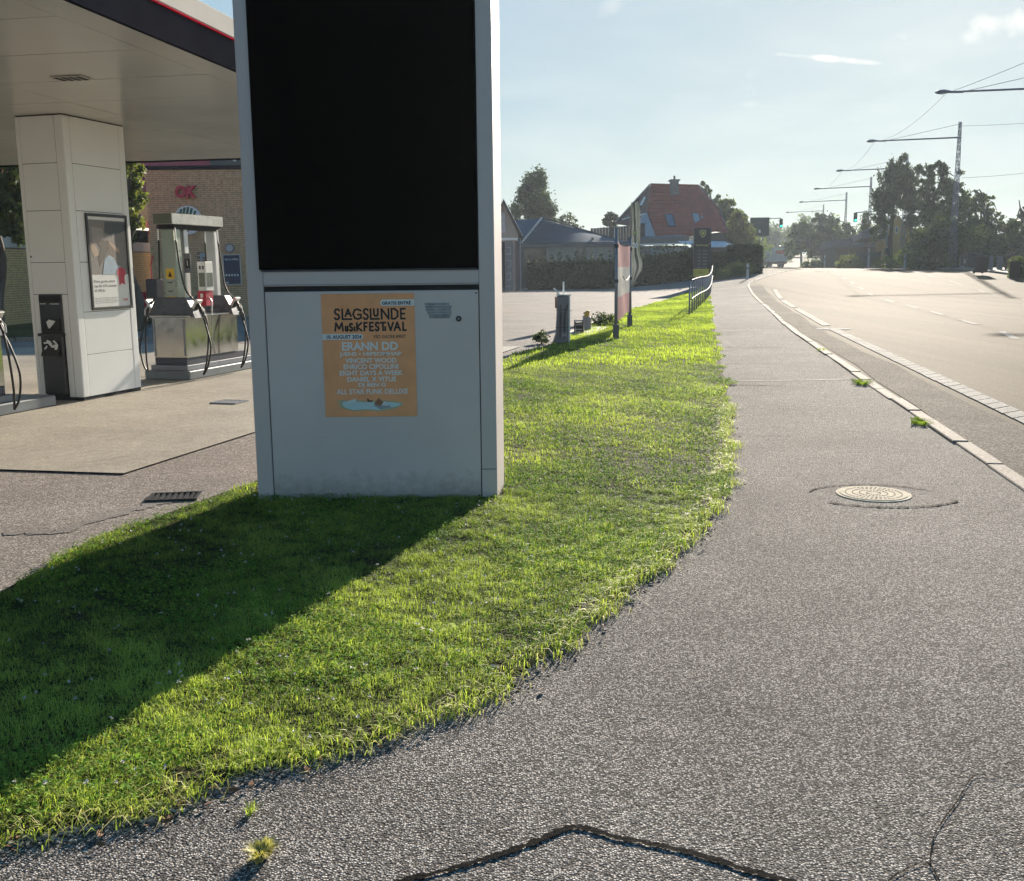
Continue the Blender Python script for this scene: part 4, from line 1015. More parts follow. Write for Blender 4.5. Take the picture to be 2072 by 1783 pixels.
MB().disc((0,0,0), .15, -.07, 'Y', 24).build('ring', m_galv, wl); MB().disc((0,-.071,0), .115, -.02, 'Y', 24).build('diffuser', M('lamp_glass', (.45,.46,.46), .3), wl)
al = thing('alarm_box', 'small pale alarm box on the brick wall left of the pump', 'box', (-11.2, WY-.02, 1.35)); MB().box(-.05,.05,-.06,0,0,.12).build('case', m_wht, al, bevel=.01); MB().box(-.03,.03,-.066,-.061,.02,.05).build('grille', m_dark, al)
cd = thing('roof_plant_box', 'grey concrete roof block rising over the shop wall top', 'roof block', (-9.6, WY+.8, wz1+.12))
MB().box(-.5,3,0,2.5,0,.55).build('block', M('concrete_grey', (.14,.14,.13), .8), cd); MB().box(-.55,3.05,-.05,2.55,.552,.60).build('capping', m_fasc, cd)
MB().disc((.35,-.03,.25), .06, -.03, 'Y', 14).build('lamp', m_wht, cd)
# yellow brick wing running towards the viewer on the left, with ribbed red roof
wing = thing('brick_wing', 'low yellow brick building with ribbed red roof left of the shop', 'building', (-13.6, 38.3, 0))
wo = Vector((-13.6, 38.3, 0)); wa, wb = Vector((-15.1, 23.5, 0)), Vector((-13.35, 39.5, 0))
bw = brick_wall(wing, wa, wb, 0, 2.25, m_brick2, off=wo)
d = (wb-wa).normalized(); nn = Vector((d.y, -d.x, 0)); EZ = 2.25
band = MB(wo)
band.extrude([wa+nn*.05+Vector((0,0,EZ)), wb+nn*.05+Vector((0,0,EZ)), wb-nn*.25+Vector((0,0,EZ)), wa-nn*.25+Vector((0,0,EZ))], (0,0,.32)).build('concrete_band', M('pale_concrete', (.55,.50,.44), .8), wing)
MB(wo).extrude([wa-nn*.3+Vector((0,0,EZ+.325)), wb-nn*.3+Vector((0,0,EZ+.325)), wb-nn*.5+Vector((0,0,EZ+.325)), wa-nn*.5+Vector((0,0,EZ+.325))], (0,0,.5)).build('dark_clerestory', m_fasc, wing)
rf0 = EZ+.84; ra, rb = wa+Vector((0,0,rf0)), wb+Vector((0,0,rf0)); up = -nn*5.2+Vector((0,0,2.9))
MB(wo).extrude([ra+nn*.12, rb+nn*.12, rb+up, ra+up], (0,0,-.06)).build('roof_sheet', m_tile, wing)
rbm = MB(wo); L = (rb-ra).length; k = 0
while k*.22 < L:
    p = ra+nn*.12+d*(k*.22); q = p+up-nn*.12; rbm.extrude([p, p+d*.05, q+d*.05, q], (0,0,.035)); k += 1
rbm.build('roof_ribs', m_tile, wing, kind='stuff')
MB(wo).extrude([ra+nn*.12, rb+nn*.12, rb+nn*.20, ra+nn*.20], (0,0,-.09)).build('gutter', m_alu, wing)
rf = thing('rear_roof', 'higher ribbed red roof rising behind the brown brick shop', 'roof', (-13.0, 42.5, 0))
A, B, C, D = at(268,446,41), at(305,446,41), at(437,318,47), at(262,300,47)
MB((-13.0,42.5,0)).extrude([at(240,470,42.2), at(445,470,42.2), at(441,317,46), at(262,306,46)], (0,0,-.1)).build('roof_sheet', m_tile, rf)
rb2 = MB((-13.0,42.5,0))
for k in range(40):
    u = k/40; p = at(240,470,42.2).lerp(at(445,470,42.2), u); q = at(262,306,46).lerp(at(441,317,46), u); rb2.extrude([p, p+Vector((.06,0,0)), q+Vector((.06,0,0)), q], (0,0,.05))
rb2.build('roof_ribs', m_tile, rf, kind='stuff')
MB((-13.0,42.5,0)).box(-17,-9.4, 42.6,47, 0,4.3).build('wall', m_brick, rf)
# red litter bin and dark post against the wing
rbn = thing('red_bin', 'red wall bin standing by the brick corner behind the column', 'bin', (-12.75, 36.0, 0))
MB().extrude([(-.14,-.11,0),(.14,-.11,0),(.14,.11,0),(-.14,.11,0)], (0,0,.78)).build('body', m_red, rbn, bevel=.03); MB().box(-.15,.15,-.12,.12,.785,.84).build('lid', m_red, rbn, bevel=.02)
dp = thing('dark_post', 'slim dark post with a grey box on top behind the white column', 'post', (-11.3, 30.5, 0))
MB().box(-.05,.05,-.05,.05,0,1.45).build('pole', m_blackp, dp); MB().box(-.09,.09,-.07,.07,1.45,1.95).build('box', m_galv, dp, bevel=.01)
# ================================================================== THINGS ON THE ISLAND AND FORECOURT
def gl(x, y): return elev(x, y)
# railing
rx = [(5.5,31.84),(7.0,38.5),(8.6,45.5),(10.2,53),(11.4,59),(12.25,63.2)]
rl = thing('railing', 'galvanised two-bar railing with wavy top along the pavement edge', 'railing', (5.5, 31.84, 0))
RO = Vector((5.5, 31.84, 0))
posts = [(p, d) for p, d in walk([p.xy for p in curve_pts([Vector((*q, 0)) for q in rx], 5)], 1.62)]
def rail_z(i, h): return h + .015*math.sin(i*.55)
for i, (p, d) in enumerate(posts):
    z = gl(p.x, p.y); MB(RO).tube([(p.x,p.y,z-.05),(p.x,p.y,z+rail_z(i,1.05))], .028, 8).build('post', m_galv, rl, smooth=True)
for h in (1.06, .52):
    pts = [(p.x-.0, p.y-(.03 if h < 1 else 0), gl(p.x, p.y)+rail_z(i, h)) for i, (p, d) in enumerate(posts)]
    MB(RO).tube(curve_pts([(a+.045, b, c+(.035 if h > 1 else 0)) for a, b, c in pts], 4), .022, 8).build('rail', M('pale_rail', (.16,.165,.17), .7, spec=.12), rl, smooth=True)
# pink and cream banner between two posts
b0, b1 = Vector((2.24, 22.0, 0)), Vector((3.04, 26.4, 0))
bs_ = thing('banner_sign', 'faded pink and cream fabric banner stretched between two steel posts on the grass', 'banner', b0)
for p, top in ((b0, 2.33), (b1, 2.25)):
    q = MB(b0).tube([p, p+Vector((0,0,top))], .036, 10).build('post', m_galv, bs_, smooth=True)
    MB(b0).disc(p+Vector((0,0,top)), .045, .03, 'Z', 10).build('cap', m_galv, q)
    MB(b0).box(p.x-.06,p.x+.06,p.y-.06,p.y+.06,0,.32).build('ground_sleeve', M('sleeve', (.10,.11,.12), .5, metal=.5), q, bevel=.01)
    for z in (1.93, 1.2): MB(b0).disc(p+Vector((0,0,z)), .048, .07, 'Z', 10).build('clamp', m_blackp, q)
tb = NT('banner_fabric')
tp = tb.tc.outputs['Object']; sepz = tb.n('ShaderNodeSeparateXYZ'); tb.l(tp, sepz.inputs[0])
bc = tb.ramp(tb.math('DIVIDE', sepz.outputs[2], 2.4), [(0, (.88,.42,.39)), (.365, (.88,.42,.39)), (.372, (.88,.78,.66)), (.632, (.88,.78,.66)), (.64, (.87,.43,.39)), (1, (.85,.43,.39))])
bc = tb.mix(1., bc, tb.ramp(tb.noise(3.5, 4), [(.3, (.86,.86,.86)), (.7, (1.08,1.06,1.05))]), 'MULTIPLY')
tb.l(bc, tb.b.inputs['Base Color']); tb.b.inputs['Roughness'].default_value = .7
trn = tb.n('ShaderNodeBsdfTranslucent'); tb.l(bc, trn.inputs['Color']); msn = tb.n('ShaderNodeMixShader'); msn.inputs[0].default_value = .7
tb.l(tb.b.outputs[0], msn.inputs[1]); tb.l(trn.outputs[0], msn.inputs[2]); tb.l(msn.outputs[0], tb.out.inputs[0])
m = MB(b0); nu, nz = 24, 14; vs = []; dd_ = (b1-b0); nrm = Vector((dd_.y, -dd_.x, 0)).normalized()
for j in range(nz+1):
    for i in range(nu+1):
        u = .02+.96*i/nu; v = j/nz
        ztop = 2.17-.13*math.sin(math.pi*u)**.6-.07*u; zbot = .36+.05*math.sin(math.pi*u)+.03*u
        p = b0+dd_*u+nrm*(.05*math.sin(math.pi*u)*math.sin(3*v+u*5)); vs.append((p.x, p.y, zbot+(ztop-zbot)*v))
m.add(vs, [(j*(nu+1)+i, j*(nu+1)+i+1, (j+1)*(nu+1)+i+1, (j+1)*(nu+1)+i) for j in range(nz) for i in range(nu)])
bf = m.build('fabric', tb.m, bs_, smooth=True)
MB(b0).tube([b0+dd_*.5*u+nrm*.06+Vector((0, 0, 1.32-.10*math.sin(math.pi*u))) + dd_*.25 for u in (k/10 for k in range(11))], .012, 5).build('printed_arc', M('banner_grey', (.35,.32,.27), .7), bs_)
# feather flag
fl = thing('feather_flag', 'grey feather flag on a thin pole hanging limp behind the pink banner', 'flag', (3.87, 33.2, 0))
MB().tube(curve_pts([(0,0,0),(-.02,0,1.2),(-.03,0,2.6),(.03,0,3.42),(.22,.1,3.62)], 6), .014, 6).build('pole', m_blackp, fl, smooth=True)
MB().box(-.16,.16,-.16,.16,0,.03).build('base', m_blackp, fl)
tf = NT('flag_fabric'); fc = tf.ramp(tf.noise(2.2, 3), [(.3, (.07,.09,.085)), (.7, (.15,.165,.165))]); tf.l(fc, tf.b.inputs['Base Color'])
t2 = tf.n('ShaderNodeBsdfTranslucent'); tf.l(fc, t2.inputs['Color']); m2 = tf.n('ShaderNodeMixShader'); m2.inputs[0].default_value = .45
tf.l(tf.b.outputs[0], m2.inputs[1]); tf.l(t2.outputs[0], m2.inputs[2]); tf.l(m2.outputs[0], tf.out.inputs[0])
m = MB(); vs = []; nu, nz = 16, 26
def flag_w(v):   # visible width at height fraction v (0 bottom)
    pts = [(0,.02),(.12,.19),(.25,.40),(.33,.40),(.42,.31),(.6,.30),(.8,.30),(.95,.28),(1,.22)]
    for a, b in zip(pts, pts[1:]):
        if a[0] <= v <= b[0]: return a[1]+(b[1]-a[1])*(v-a[0])/(b[0]-a[0])
for j in range(nz+1):
    v = j/nz; w = flag_w(v); z = .80+v*2.72
    for i in range(nu+1):
        u = i/nu; vs.append((-.035+w*u, .10*math.sin(u*9+v*3)+.22*u*math.sin(1+v*2), z-.25*u*(1-v)*.2))
m.add(vs, [(j*(nu+1)+i, j*(nu+1)+i+1, (j+1)*(nu+1)+i+1, (j+1)*(nu+1)+i) for j in range(nz) for i in range(nu)])
m.build('fabric', tf.m, fl, smooth=True)
text('lettering', '20', .0, .17, 2.10, 2.28, -.16, m_wht, fl, .04, shear=.15)
MB().box(-.0,.15,-.165,-.16,2.52,2.62).build('print_patch', M('flag_lime', (.35,.38,.16), .6, var=.4, scale=20), fl)
# air and water tower
ar = thing('air_station', 'grey air and water post with two coiled black hoses at the grass edge', 'air station', (1.05, 21.0, 0), R(2))
MB().extrude([(-.20,-.10,0),(.115,-.10,0),(.115,-.10,.97),(-.10,-.10,.97),(-.115,-.10,.5),(-.135,-.10,.2)], (0,.24,0)).build('body', M('air_grey', (.17,.17,.195), .45, metal=.2), ar, bevel=.012, seg=2)
MB().box(.118,.150,-.10,.14,0,.985).build('pale_side', m_wht, ar, bevel=.01)
MB().box(-.12,.17,-.12,.15,.975,.998).build('top_plate', m_wht, ar, bevel=.006)
MB().obox((-.115,.02,1.05), (.03,.22,.17), Matrix.Rotation(R(-38), 3, 'Y')).build('handle', m_wht, ar, bevel=.008)
MB().box(.01,.045,.02,.055,1.0,1.25).build('light_post', m_wht, ar, bevel=.008)
MB().box(-.145,-.12,-.06,.08,.72,.95).build('red_dispenser', M('dark_red', (.16,.02,.02), .4), ar, bevel=.005)
for x0, ph in ((-.045, 0), (.045, 1.5)):
    pts = [(x0+.017*math.cos(14*2*math.pi*t)-.02*(1-t), -.13+.018*math.sin(14*2*math.pi*t), .12+.52*t) for t in (k/140 for k in range(141))]
    MB().tube(pts, .0055, 5).build('coiled_hose', m_rubber, ar, smooth=True)
    MB().tube([(x0,-.13,.66),(x0+.03*(ph > 0),-.13,.74),(x0+.055*(ph > 0),-.135,.80)], .012, 6).build('hose_gun', m_blackp, ar)
MB().box(-.02,.075,-.105,-.1005,.14,.24).build('pictogram_plate', M('plate_grey', (.33,.33,.36), .4), ar)
MB().extrude([(.0,-.1075,.16),(.055,-.1075,.16),(.028,-.1075,.22)], (0,.0015,0)).build('pictogram', m_wht, ar)
for z in (.33, .68): MB().box(-.14,.115,-.1035,-.1005,z,z+.008).build('seam', m_dark, ar)
MB().tube([(.15,0,.66),(.19,-.02,.67)], .014, 6).build('side_knob', m_wht, ar)
rl2 = thing('hose_reel', 'low black slatted hose reel beside a small grey box behind the air post', 'hose reel', (1.62, 23.9, 0), R(-6))
for a in (-1, 1):
    MB().disc((a*.10-.05,0,.17), .17, .02, 'X', 20).build('reel_side', m_blackp, rl2)
for k in range(9):
    a = 2*math.pi*k/9; MB().tube([(-.15,.15*math.cos(a),.17+.15*math.sin(a)),(.07,.15*math.cos(a),.17+.15*math.sin(a))], .012, 6).build('slat', M('pale_slat', (.5,.5,.5), .5), rl2)
pts = [(-.12+.17*t, .11*math.cos(2*math.pi*6*t), .17+.11*math.sin(2*math.pi*6*t)) for t in (k/90 for k in range(91))]; MB().tube(pts, .013, 6).build('hose', m_rubber, rl2, smooth=True)
gb = thing('tap_box', 'small grey tap box with a yellow cap behind the air post', 'box', (1.85, 25.1, 0), R(-6))
MB().box(-.10,.10,-.1,.1,0,.34).build('case', m_galv, gb, bevel=.012); MB().extrude([(-.07,-.05,.342),(.05,-.05,.342),(.07,-.05,.48),(.0,-.05,.50),(-.06,-.05,.44)], (0,.1,0)).build('yellow_cap', M('dull_yellow', (.45,.34,.06), .5), gb, bevel=.01)
sheet('concrete_patch', [(1.15,23.2),(1.75,23.1),(2.5,26.2),(1.9,27.0)], .03, M('pale_patch', (.42,.40,.36), .8))
def bush(label, x, y, rx, ry, h, n, leaf, mat, seed, cat='bush', group=None, name='bush', clumps=24):
    t = thing(name, label, cat, (x, y, gl(x, y)), 0, group)
    MB().tube([(0,0,0),(.02,0,h*.5)], [.02+h*.02,.01], 6).build('stem', m_bark, t)
    leaf_cloud('foliage', [(0,0,h*.5,rx,ry,h*.5)], n, leaf, mat, t, seed, clumps, .25); return t
bush('small dark tuft of weeds at the foot of the air post', .62, 20.9, .16, .2, .26, 500, .03, m_leaf_dark, 51)
bush('low dark shrub on the grass edge behind the hose reel', 2.45, 27.3, .42, .5, .26, 900, .035, m_leaf_dark, 52)
def weed(label, x, y, r, n, h, mat, seed, tint=.7):
    gg = np.random.default_rng(seed); a = gg.uniform(0, 6.28, n); q = r*np.sqrt(gg.uniform(0, 1, n))
    o = blades('grass_tuft', np.stack([q*np.cos(a)*(.6+.4*np.cos(3*a+seed)), q*np.sin(a)*1.1+.25*r*np.cos(5*a), np.zeros(n)], 1), h, .0026, mat, seed, 1.0, kind=None, tint=np.full(n, tint))
    o.location = (x, y, gl(x, y)+.004); return tag(o, label, 'grass tuft')
weed('yellowish grass tuft alone in the asphalt near the bottom edge', -.68, 2.52, .026, 900, .036, m_dry, 61, .6)
weed('thin weed in a pavement crack just below the lawn edge', -.765, 2.75, .02, 50, .03, m_grass, 62)
weed('bright green grass tuft on the kerb, farther of the two', 4.56, 13.3, .15, 900, .07, m_grass, 63, .35)
weed('bright green grass tuft on the kerb nearer the manhole', 3.98, 9.9, .12, 900, .055, m_grass, 64, .35)
weed('dry weed in the kerb gap by the broken kerb stone', 5.6, 18.5, .1, 300, .06, m_grass, 65)
# repair shop sign
cs = thing('workshop_sign', 'tall black workshop sign with yellow shield and yellow foot panel', 'sign', (11.15, 60.5, gl(11.15, 60.5)), R(4))
csb = M('sign_black', (.010,.011,.022), .4)
MB().box(-.50,.50, 0,.22, 0,3.62-gl(11.15,60.5)+.05).build('body', csb, cs, bevel=.02)
zt = 3.62-gl(11.15,60.5)+.05
yel = M('sign_yellow', (.42,.40,.04), .5)
sh = lambda r, z: [(-r,-.004,z+r*.9),(0,-.004,z+r*1.0),(r,-.004,z+r*.9),(r*.95,-.004,z-.1*r),(r*.55,-.004,z-.85*r),(0,-.004,z-1.2*r),(-r*.55,-.004,z-.85*r),(-r*.95,-.004,z-.1*r)]
MB().extrude(sh(.19, zt-.33), (0,.003,0)).build('shield_border', M('shield_cream', (.5,.5,.25), .5), cs)
MB().extrude([(x, -.008, z) for x, y, z in sh(.145, zt-.33)], (0,.003,0)).build('shield_field', csb, cs)
MB().extrude([(x, -.012, z) for x, y, z in sh(.09, zt-.32)], (0,.003,0)).build('shield_core', yel, cs)
text('lettering', 'CarPeople', -.40, .36, zt-1.07, zt-.93, -.003, M('sign_text_yellow', (.5,.48,.15), .5), cs, .02)
MB().disc((.42,-.003,zt-.90), .025, -.003, 'Y', 10).build('registered_mark', m_wht, cs)
grt = M('sign_text_grey', (.14,.145,.14), .6)
for k in range(6):
    z = zt-1.33-k*.19
    MB().box(-.27,-.10,-.004,-.001,z,z+.05).build('text_line', grt, cs); MB().box(.02,.27,-.004,-.001,z-.01,z+.045).build('text_line', grt, cs)
MB().box(-.52,.40,-.03,.0,.58,1.03).build('yellow_panel', yel, cs, bevel=.01)
text('lettering', 'ÅBEN', -.22, .12, .74, .87, -.033, M('olive_text', (.22,.20,.02), .5), cs, .02)

# ================================================================== STREET FURNITURE ACROSS THE ROAD
m_lamp = M('lamp_steel', (.16,.17,.23), .5, metal=.4)
def street_lamp(label, x, y, arm=7.0, H=10.9):
    zb = gl(x, y); t = thing('street_lamp', label, 'street lamp', (x, y, zb), R(3), 'lattice street lamps along the far side')
    zt = H; hw0, hw1 = .21, .07
    for sx_, sy_ in ((-1,-1),(1,-1),(1,1),(-1,1)):
        MB().tube([(sx_*hw0,sy_*hw0,-.1),(sx_*hw1,sy_*hw1,zt)], .026, 4).build('mast_leg', m_lamp, t)
    lt = MB(); n = 20
    for k in range(n):
        z0, z1 = zt*k/n, zt*(k+1)/n; a0 = hw0+(hw1-hw0)*k/n; a1 = hw0+(hw1-hw0)*(k+1)/n
        for s in (-1, 1):
            lt.tube([(-a0,s*a0,z0),(a1,s*a1,z1)] if k % 2 else [(a0,s*a0,z0),(-a1,s*a1,z1)], .018, 4)
            lt.tube([(s*a0,-a0,z0),(s*a1,a1,z1)] if k % 2 else [(s*a0,a0,z0),(s*a1,-a1,z1)], .018, 4)
    lt.build('lattice', m_lamp, t)
    za = 9.55-0.0
    MB().tube([(.1,0,za+.22),(-arm+1.2,0,za),(-arm+.6,0,za-.03)], [.06,.045,.045], 8).build('arm', m_lamp, t)
    MB().box(-arm+.62,-arm+1.35,-.05,.05,za-.07,za+.03).build('arm_bracket', m_lamp, t)
    MB().tube([(0,0,zt-.15),(-arm+1.5,0,za+.02)], .014, 5).build('stay_cable', m_lamp, t)
    hd = MB().tube([(-arm-.1,0,za-.05),(-arm+.05,0,za-.03),(-arm+.35,0,za),(-arm+.7,0,za)], [.03,.10,.11,.05], 10).build('lamp_head', m_lamp, t, smooth=True)
    MB().disc((-arm+.28,0,za-.13), .09, .05, 'Z', 12).build('lamp_glass', M('lamp_lens', (.5,.5,.45), .3), hd)
    return t
LAMPS = [(28.7,54.6,'nearest street lamp, its arm and head reaching in from the right edge'),(33.9,80,'second street lamp, full lattice mast beside the tall dark trees'),(39.3,104.6,'third street lamp, its arm passing in front of the birch'),(44.2,129,'fourth street lamp, mast standing left of the birch'),(49.9,156,'fifth street lamp, standing before the round middle trees'),(58.5,196,'farthest and faintest street lamp, arm over the far trees')]
for x, y, lb in LAMPS: street_lamp(lb, x, y)
# overhead cables
def cable(label, p, q, sag, r=.011):
    p, q = Vector(p), Vector(q); pts = [p.lerp(q, k/16)-Vector((0,0,sag*4*(k/16)*(1-k/16))) for k in range(17)]
    return tag(MB().tube(pts, r, 4).build('overhead_cable', m_lamp), label, 'cable', 'cables over the road')
LZ = [gl(x, y)+9.5 for x, y, _ in LAMPS]
HD = [(x-6.4, y, z) for (x, y, _), z in zip(LAMPS, LZ)]
cable('cable from the nearest lamp head down to the second lamp head', HD[0], HD[1], .5)
cable('cable between the second and third lamp heads', HD[1], HD[2], .5)
cable('cable between the third and fourth lamp heads', HD[2], HD[3], .5)
cable('cable leaving the nearest lamp head towards the upper right edge', HD[0], (25.4, 34, 12.0), .3)
cable('long cable sloping from the second mast top to the right edge', (33.9,80,gl(34,80)+10.6), (37, 58, 9.9), .25)
cable('faint low cable right of the second mast', (34.2,80,gl(34,80)+6.8), (52, 84, 10.6), .5)
# traffic lights
m_tl = M('signal_black', (.012,.014,.018), .45); m_gl = M('signal_green', (.02,.75,.42), .3, emit=1.6, var=0); m_off = M('signal_off', (.03,.025,.02), .3)
def signal_head(par, c, s=1.0):
    h = MB().box(c[0]-.17*s,c[0]+.17*s,c[1]-.12,c[1]+.12,c[2],c[2]+.98*s).build('signal_head', m_tl, par, bevel=.03)
    for k, mt in enumerate((m_gl, m_off, m_off)):
        MB().disc((c[0],c[1]-.121,c[2]+.18*s+.31*s*k), .115*s, -.015, 'Y', 18).build('green_lens' if k == 0 else 'dark_lens', mt, h)
        MB().tube([(c[0],c[1]-.12,c[2]+.18*s+.31*s*k+.12*s),(c[0],c[1]-.26,c[2]+.18*s+.31*s*k+.10*s)], .03, 6).build('visor', m_tl, h)
    return h
p = gp(1792, 543); y = 112; q = at(1792, 540, y); zb = gl(q.x, y)
tl = thing('traffic_light', 'green traffic light on a pole with overhead arm before the yellow house', 'traffic light', (q.x, y, zb), 0, 'traffic lights showing green')
MB().tube([(0,0,-.1),(0,0,6.0)], .08, 8).build('pole', m_galv, tl)
MB().tube([(0,0,5.75),(-1.2,0,5.95),(-3.45,0,5.85)], .055, 6).build('arm', m_galv, tl)
signal_head(tl, (-3.5,-.05,4.85), 1.0); signal_head(tl, (.22,-.15,2.35), 1.05)
MB().box(-.12,.12,-.1,.1,1.4,2.1).build('control_box', m_tl, tl)
q = at(1579, 500, 118); zb = gl(q.x, 118)
tl2 = thing('traffic_light', 'green traffic light hung on an arm right of the dark board', 'traffic light', (q.x-3.1, 118, zb), 0, 'traffic lights showing green')
MB().tube([(0,0,-.1),(0,0,5.7)], .07, 8).build('pole', m_galv, tl2); MB().tube([(0,0,5.55),(3.1,0,5.6)], .05, 6).build('arm', m_galv, tl2); signal_head(tl2, (3.08,-.05,4.55), 1.0)
# dark direction board seen from behind
q0, q1 = at(1517, 478, 116), at(1557, 440, 116); zb = gl(q0.x, 116)
gb_ = thing('direction_board', 'dark grey back of a large direction board above the clipped hedge', 'road sign', ((q0.x+q1.x)/2, 116, zb))
hw = (q1.x-q0.x)/2
MB().box(-hw,hw,-.03,.03,q0.z-zb,q1.z-zb).build('board', M('board_grey', (.055,.062,.072), .5, metal=.3), gb_, bevel=.01)
for x in (-hw*.7, hw*.35): MB().tube([(x,.08,-.1),(x,.08,q1.z-zb)], .055, 8).build('post', m_galv, gb_)
for z in (.25, .75): MB().box(-hw+.02,hw-.02,-.06,-.031,q0.z-zb+(q1.z-q0.z)*z,q0.z-zb+(q1.z-q0.z)*z+.05).build('brace', M('board_grey'  , (.055,.062,.072), .5), gb_)
MB().disc((0,-.035,q0.z-zb+.52), .16, -.02, 'Y', 16).build('round_plate', m_wht, gb_)
# marker posts
def marker(label, px, py, Y, h):
    q = at(px, py, Y); t = thing('marker_post', label, 'post', (q.x, Y, gl(q.x, Y)), 0, 'white marker posts')
    MB().tube([(0,0,-.05),(0,0,h)], [.085,.075], 8).build('shaft', M('post_white', (.55,.56,.56), .5), t); MB().disc((0,0,h*.62), .082, h*.14, 'Z', 8).build('grey_band', m_galv, t)
marker('white marker post straight ahead between lorry and traffic light', 1668, 541, 122, 1.5)
marker('white marker post just left of the traffic light pole', 1757, 541, 108, 2.1)
marker('white marker post in front of the clipped dark hedge', 1513, 545, 64, .95)
marker('white marker post at the flower bed right of the lorry', 1622, 540, 150, 1.6)
marker('white marker post between the yellow house and lattice mast', 1830, 543, 84, 1.15)
# wheelie bins, mailbox
def wheelie(label, x, y, s, rz, grp='wheelie bins on the far pavement'):
    t = thing('wheelie_bin', label, 'bin', (x, y, gl(x, y)+.10), rz, grp)
    MB().add([(-.24*s,-.27*s,.06),(.24*s,-.27*s,.06),(.24*s,.27*s,.06),(-.24*s,.27*s,.06),(-.30*s,-.35*s,.98*s),(.30*s,-.35*s,.98*s),(.30*s,.35*s,.98*s),(-.30*s,.35*s,.98*s)],
             [(0,3,2,1),(4,5,6,7),(0,1,5,4),(1,2,6,5),(2,3,7,6),(3,0,4,7)]).build('body', m_blackp, t, bevel=.02)
    MB().box(-.33*s,.33*s,-.38*s,.38*s,.985*s,1.05*s).build('lid', M('bin_lid', (.045,.048,.055), .25), t, bevel=.02)
    for a in (-1, 1): MB().disc((a*.25*s-.03,.30*s,.10), .10, .06, 'X', 14).build('wheel', m_rubber, t)
    MB().tube([(-.2*s,.40*s,1.0*s),(.2*s,.40*s,1.0*s)], .02, 6).build('handle', m_blackp, t)
    return t
q = at(1985, 548, 62); wheelie('largest black wheelie bin, nearest on the pavement', q.x, 62, 1.05, R(5))
q = at(1962, 544, 72); wheelie('smaller black wheelie bin behind and left of the big one', q.x, 72, .95, R(-8))
q = at(2047, 540, 66); wheelie('black wheelie bin half hidden behind the right hand hedge', q.x, 66, .95, R(0))
q = at(1950, 543, 74); mb = thing('mailbox', 'dark mailbox on a post with a white sticker by the mast', 'mailbox', (q.x, 74, gl(q.x, 74)+.1))
MB().box(-.28,.28,-.2,.2,.15,.85).build('box', m_blackp, mb, bevel=.03); MB().box(-.06,.05,-.21,-.205,.35,.62).build('sticker', m_wht, mb); MB().tube([(.40,0,0),(.40,0,1.0)], .04, 6).build('post', m_galv, mb); MB().box(-.2,.2,-.1,.1,0,.15).build('foot', m_galv, mb)
for px, h, lb in ((2003, .85, 'short stone gate post just right of the largest wheelie bin'), (2022, .85, 'short stone gate post farthest right of the bins')):
    q = at(px, 545, 68); g_ = thing('gate_post', lb, 'gate post', (q.x, 68, gl(q.x, 68)+.1), 0, 'stone gate posts'); MB().box(-.14,.14,-.14,.14,0,h-.06).build('shaft', M('stone_grey', (.14,.145,.16), .8), g_, bevel=.02); MB().box(-.17,.17,-.17,.17,h-.058,h).build('cap', M('stone_grey', (.14,.145,.16), .8), g_, bevel=.01)
# lorry
q = at(1578, 542, 172); zb = gl(q.x, 172)
tk = thing('lorry', 'white box lorry with a red oval on its rear doors, driving away', 'lorry', (q.x, 172, zb), R(9))
m_tr = M('lorry_white', (.42,.45,.50), .5)
MB().box(-1.3,1.25,0,9,.9,3.15).build('box_body', m_tr, tk, bevel=.04)
for a in (-1.25, .01): MB().box(a+.03,a+1.2,-.03,-.002,.95,3.08).build('rear_door', M('lorry_door', (.5,.5,.53), .45), tk, bevel=.01)
MB().add([(.85*math.cos(t)-.02,-.035,2.45+.36*math.sin(t)) for t in (2*math.pi*k/24 for k in range(24))], [tuple(range(24))]).build('red_oval', m_red, tk)
MB().box(-1.25,1.2,.0,.25,.55,.88).build('rear_bumper', m_dark, tk); MB().box(-1.1,1.1,.3,9.5,.5,.85).build('chassis', m_dark, tk); MB().box(-1.2,1.2,9.1,11,.6,2.7).build('cab', m_tr, tk, bevel=.1)
for yy in (1.5, 2.8, 9.6):
    for a in (-1.2, .92): MB().disc((a,yy,.48), .48, .28, 'X', 16).build('wheel', m_rubber, tk)
for a in (-1.15, 1.0): MB().box(a,a+.12,-.03,.0,.62,.78).build('tail_light', m_red, tk)
# ================================================================== HOUSES BEHIND THE FORECOURT
def poly_solid(nm, front, back, mat, par, off):
    m = MB(off); n = len(front); m.add(list(front)+list(back), [tuple(range(n)), tuple(range(2*n-1, n-1, -1))]+[(i, n+i, n+(i+1) % n, (i+1) % n) for i in range(n)])
    return recalc(m.build(nm, mat, par))
def inset(nm, quad, mat, par, off, lift, lx=0):
    """thin plate lifted off a sloping quad"""
    a, b, c, d = (Vector(p) for p in quad); n = (b-a).cross(d-a).normalized(); n = n if n.y < 0 else -n
    return recalc(MB(off).extrude([p+n*(lift+.03) for p in (a, b, c, d)], -n*.03).build(nm, mat, par))
m_plast = M('pale_plaster', (.34,.31,.28), .8, var=.15); m_plast_g = M('grey_plaster', (.25,.26,.29), .8, var=.12)
m_slate = M('slate_roof', (.018,.085,.145), .95, var=.18, scale=2, spec=.15)
m_dwall = M('dark_house_wall', (.035,.042,.055), .6)
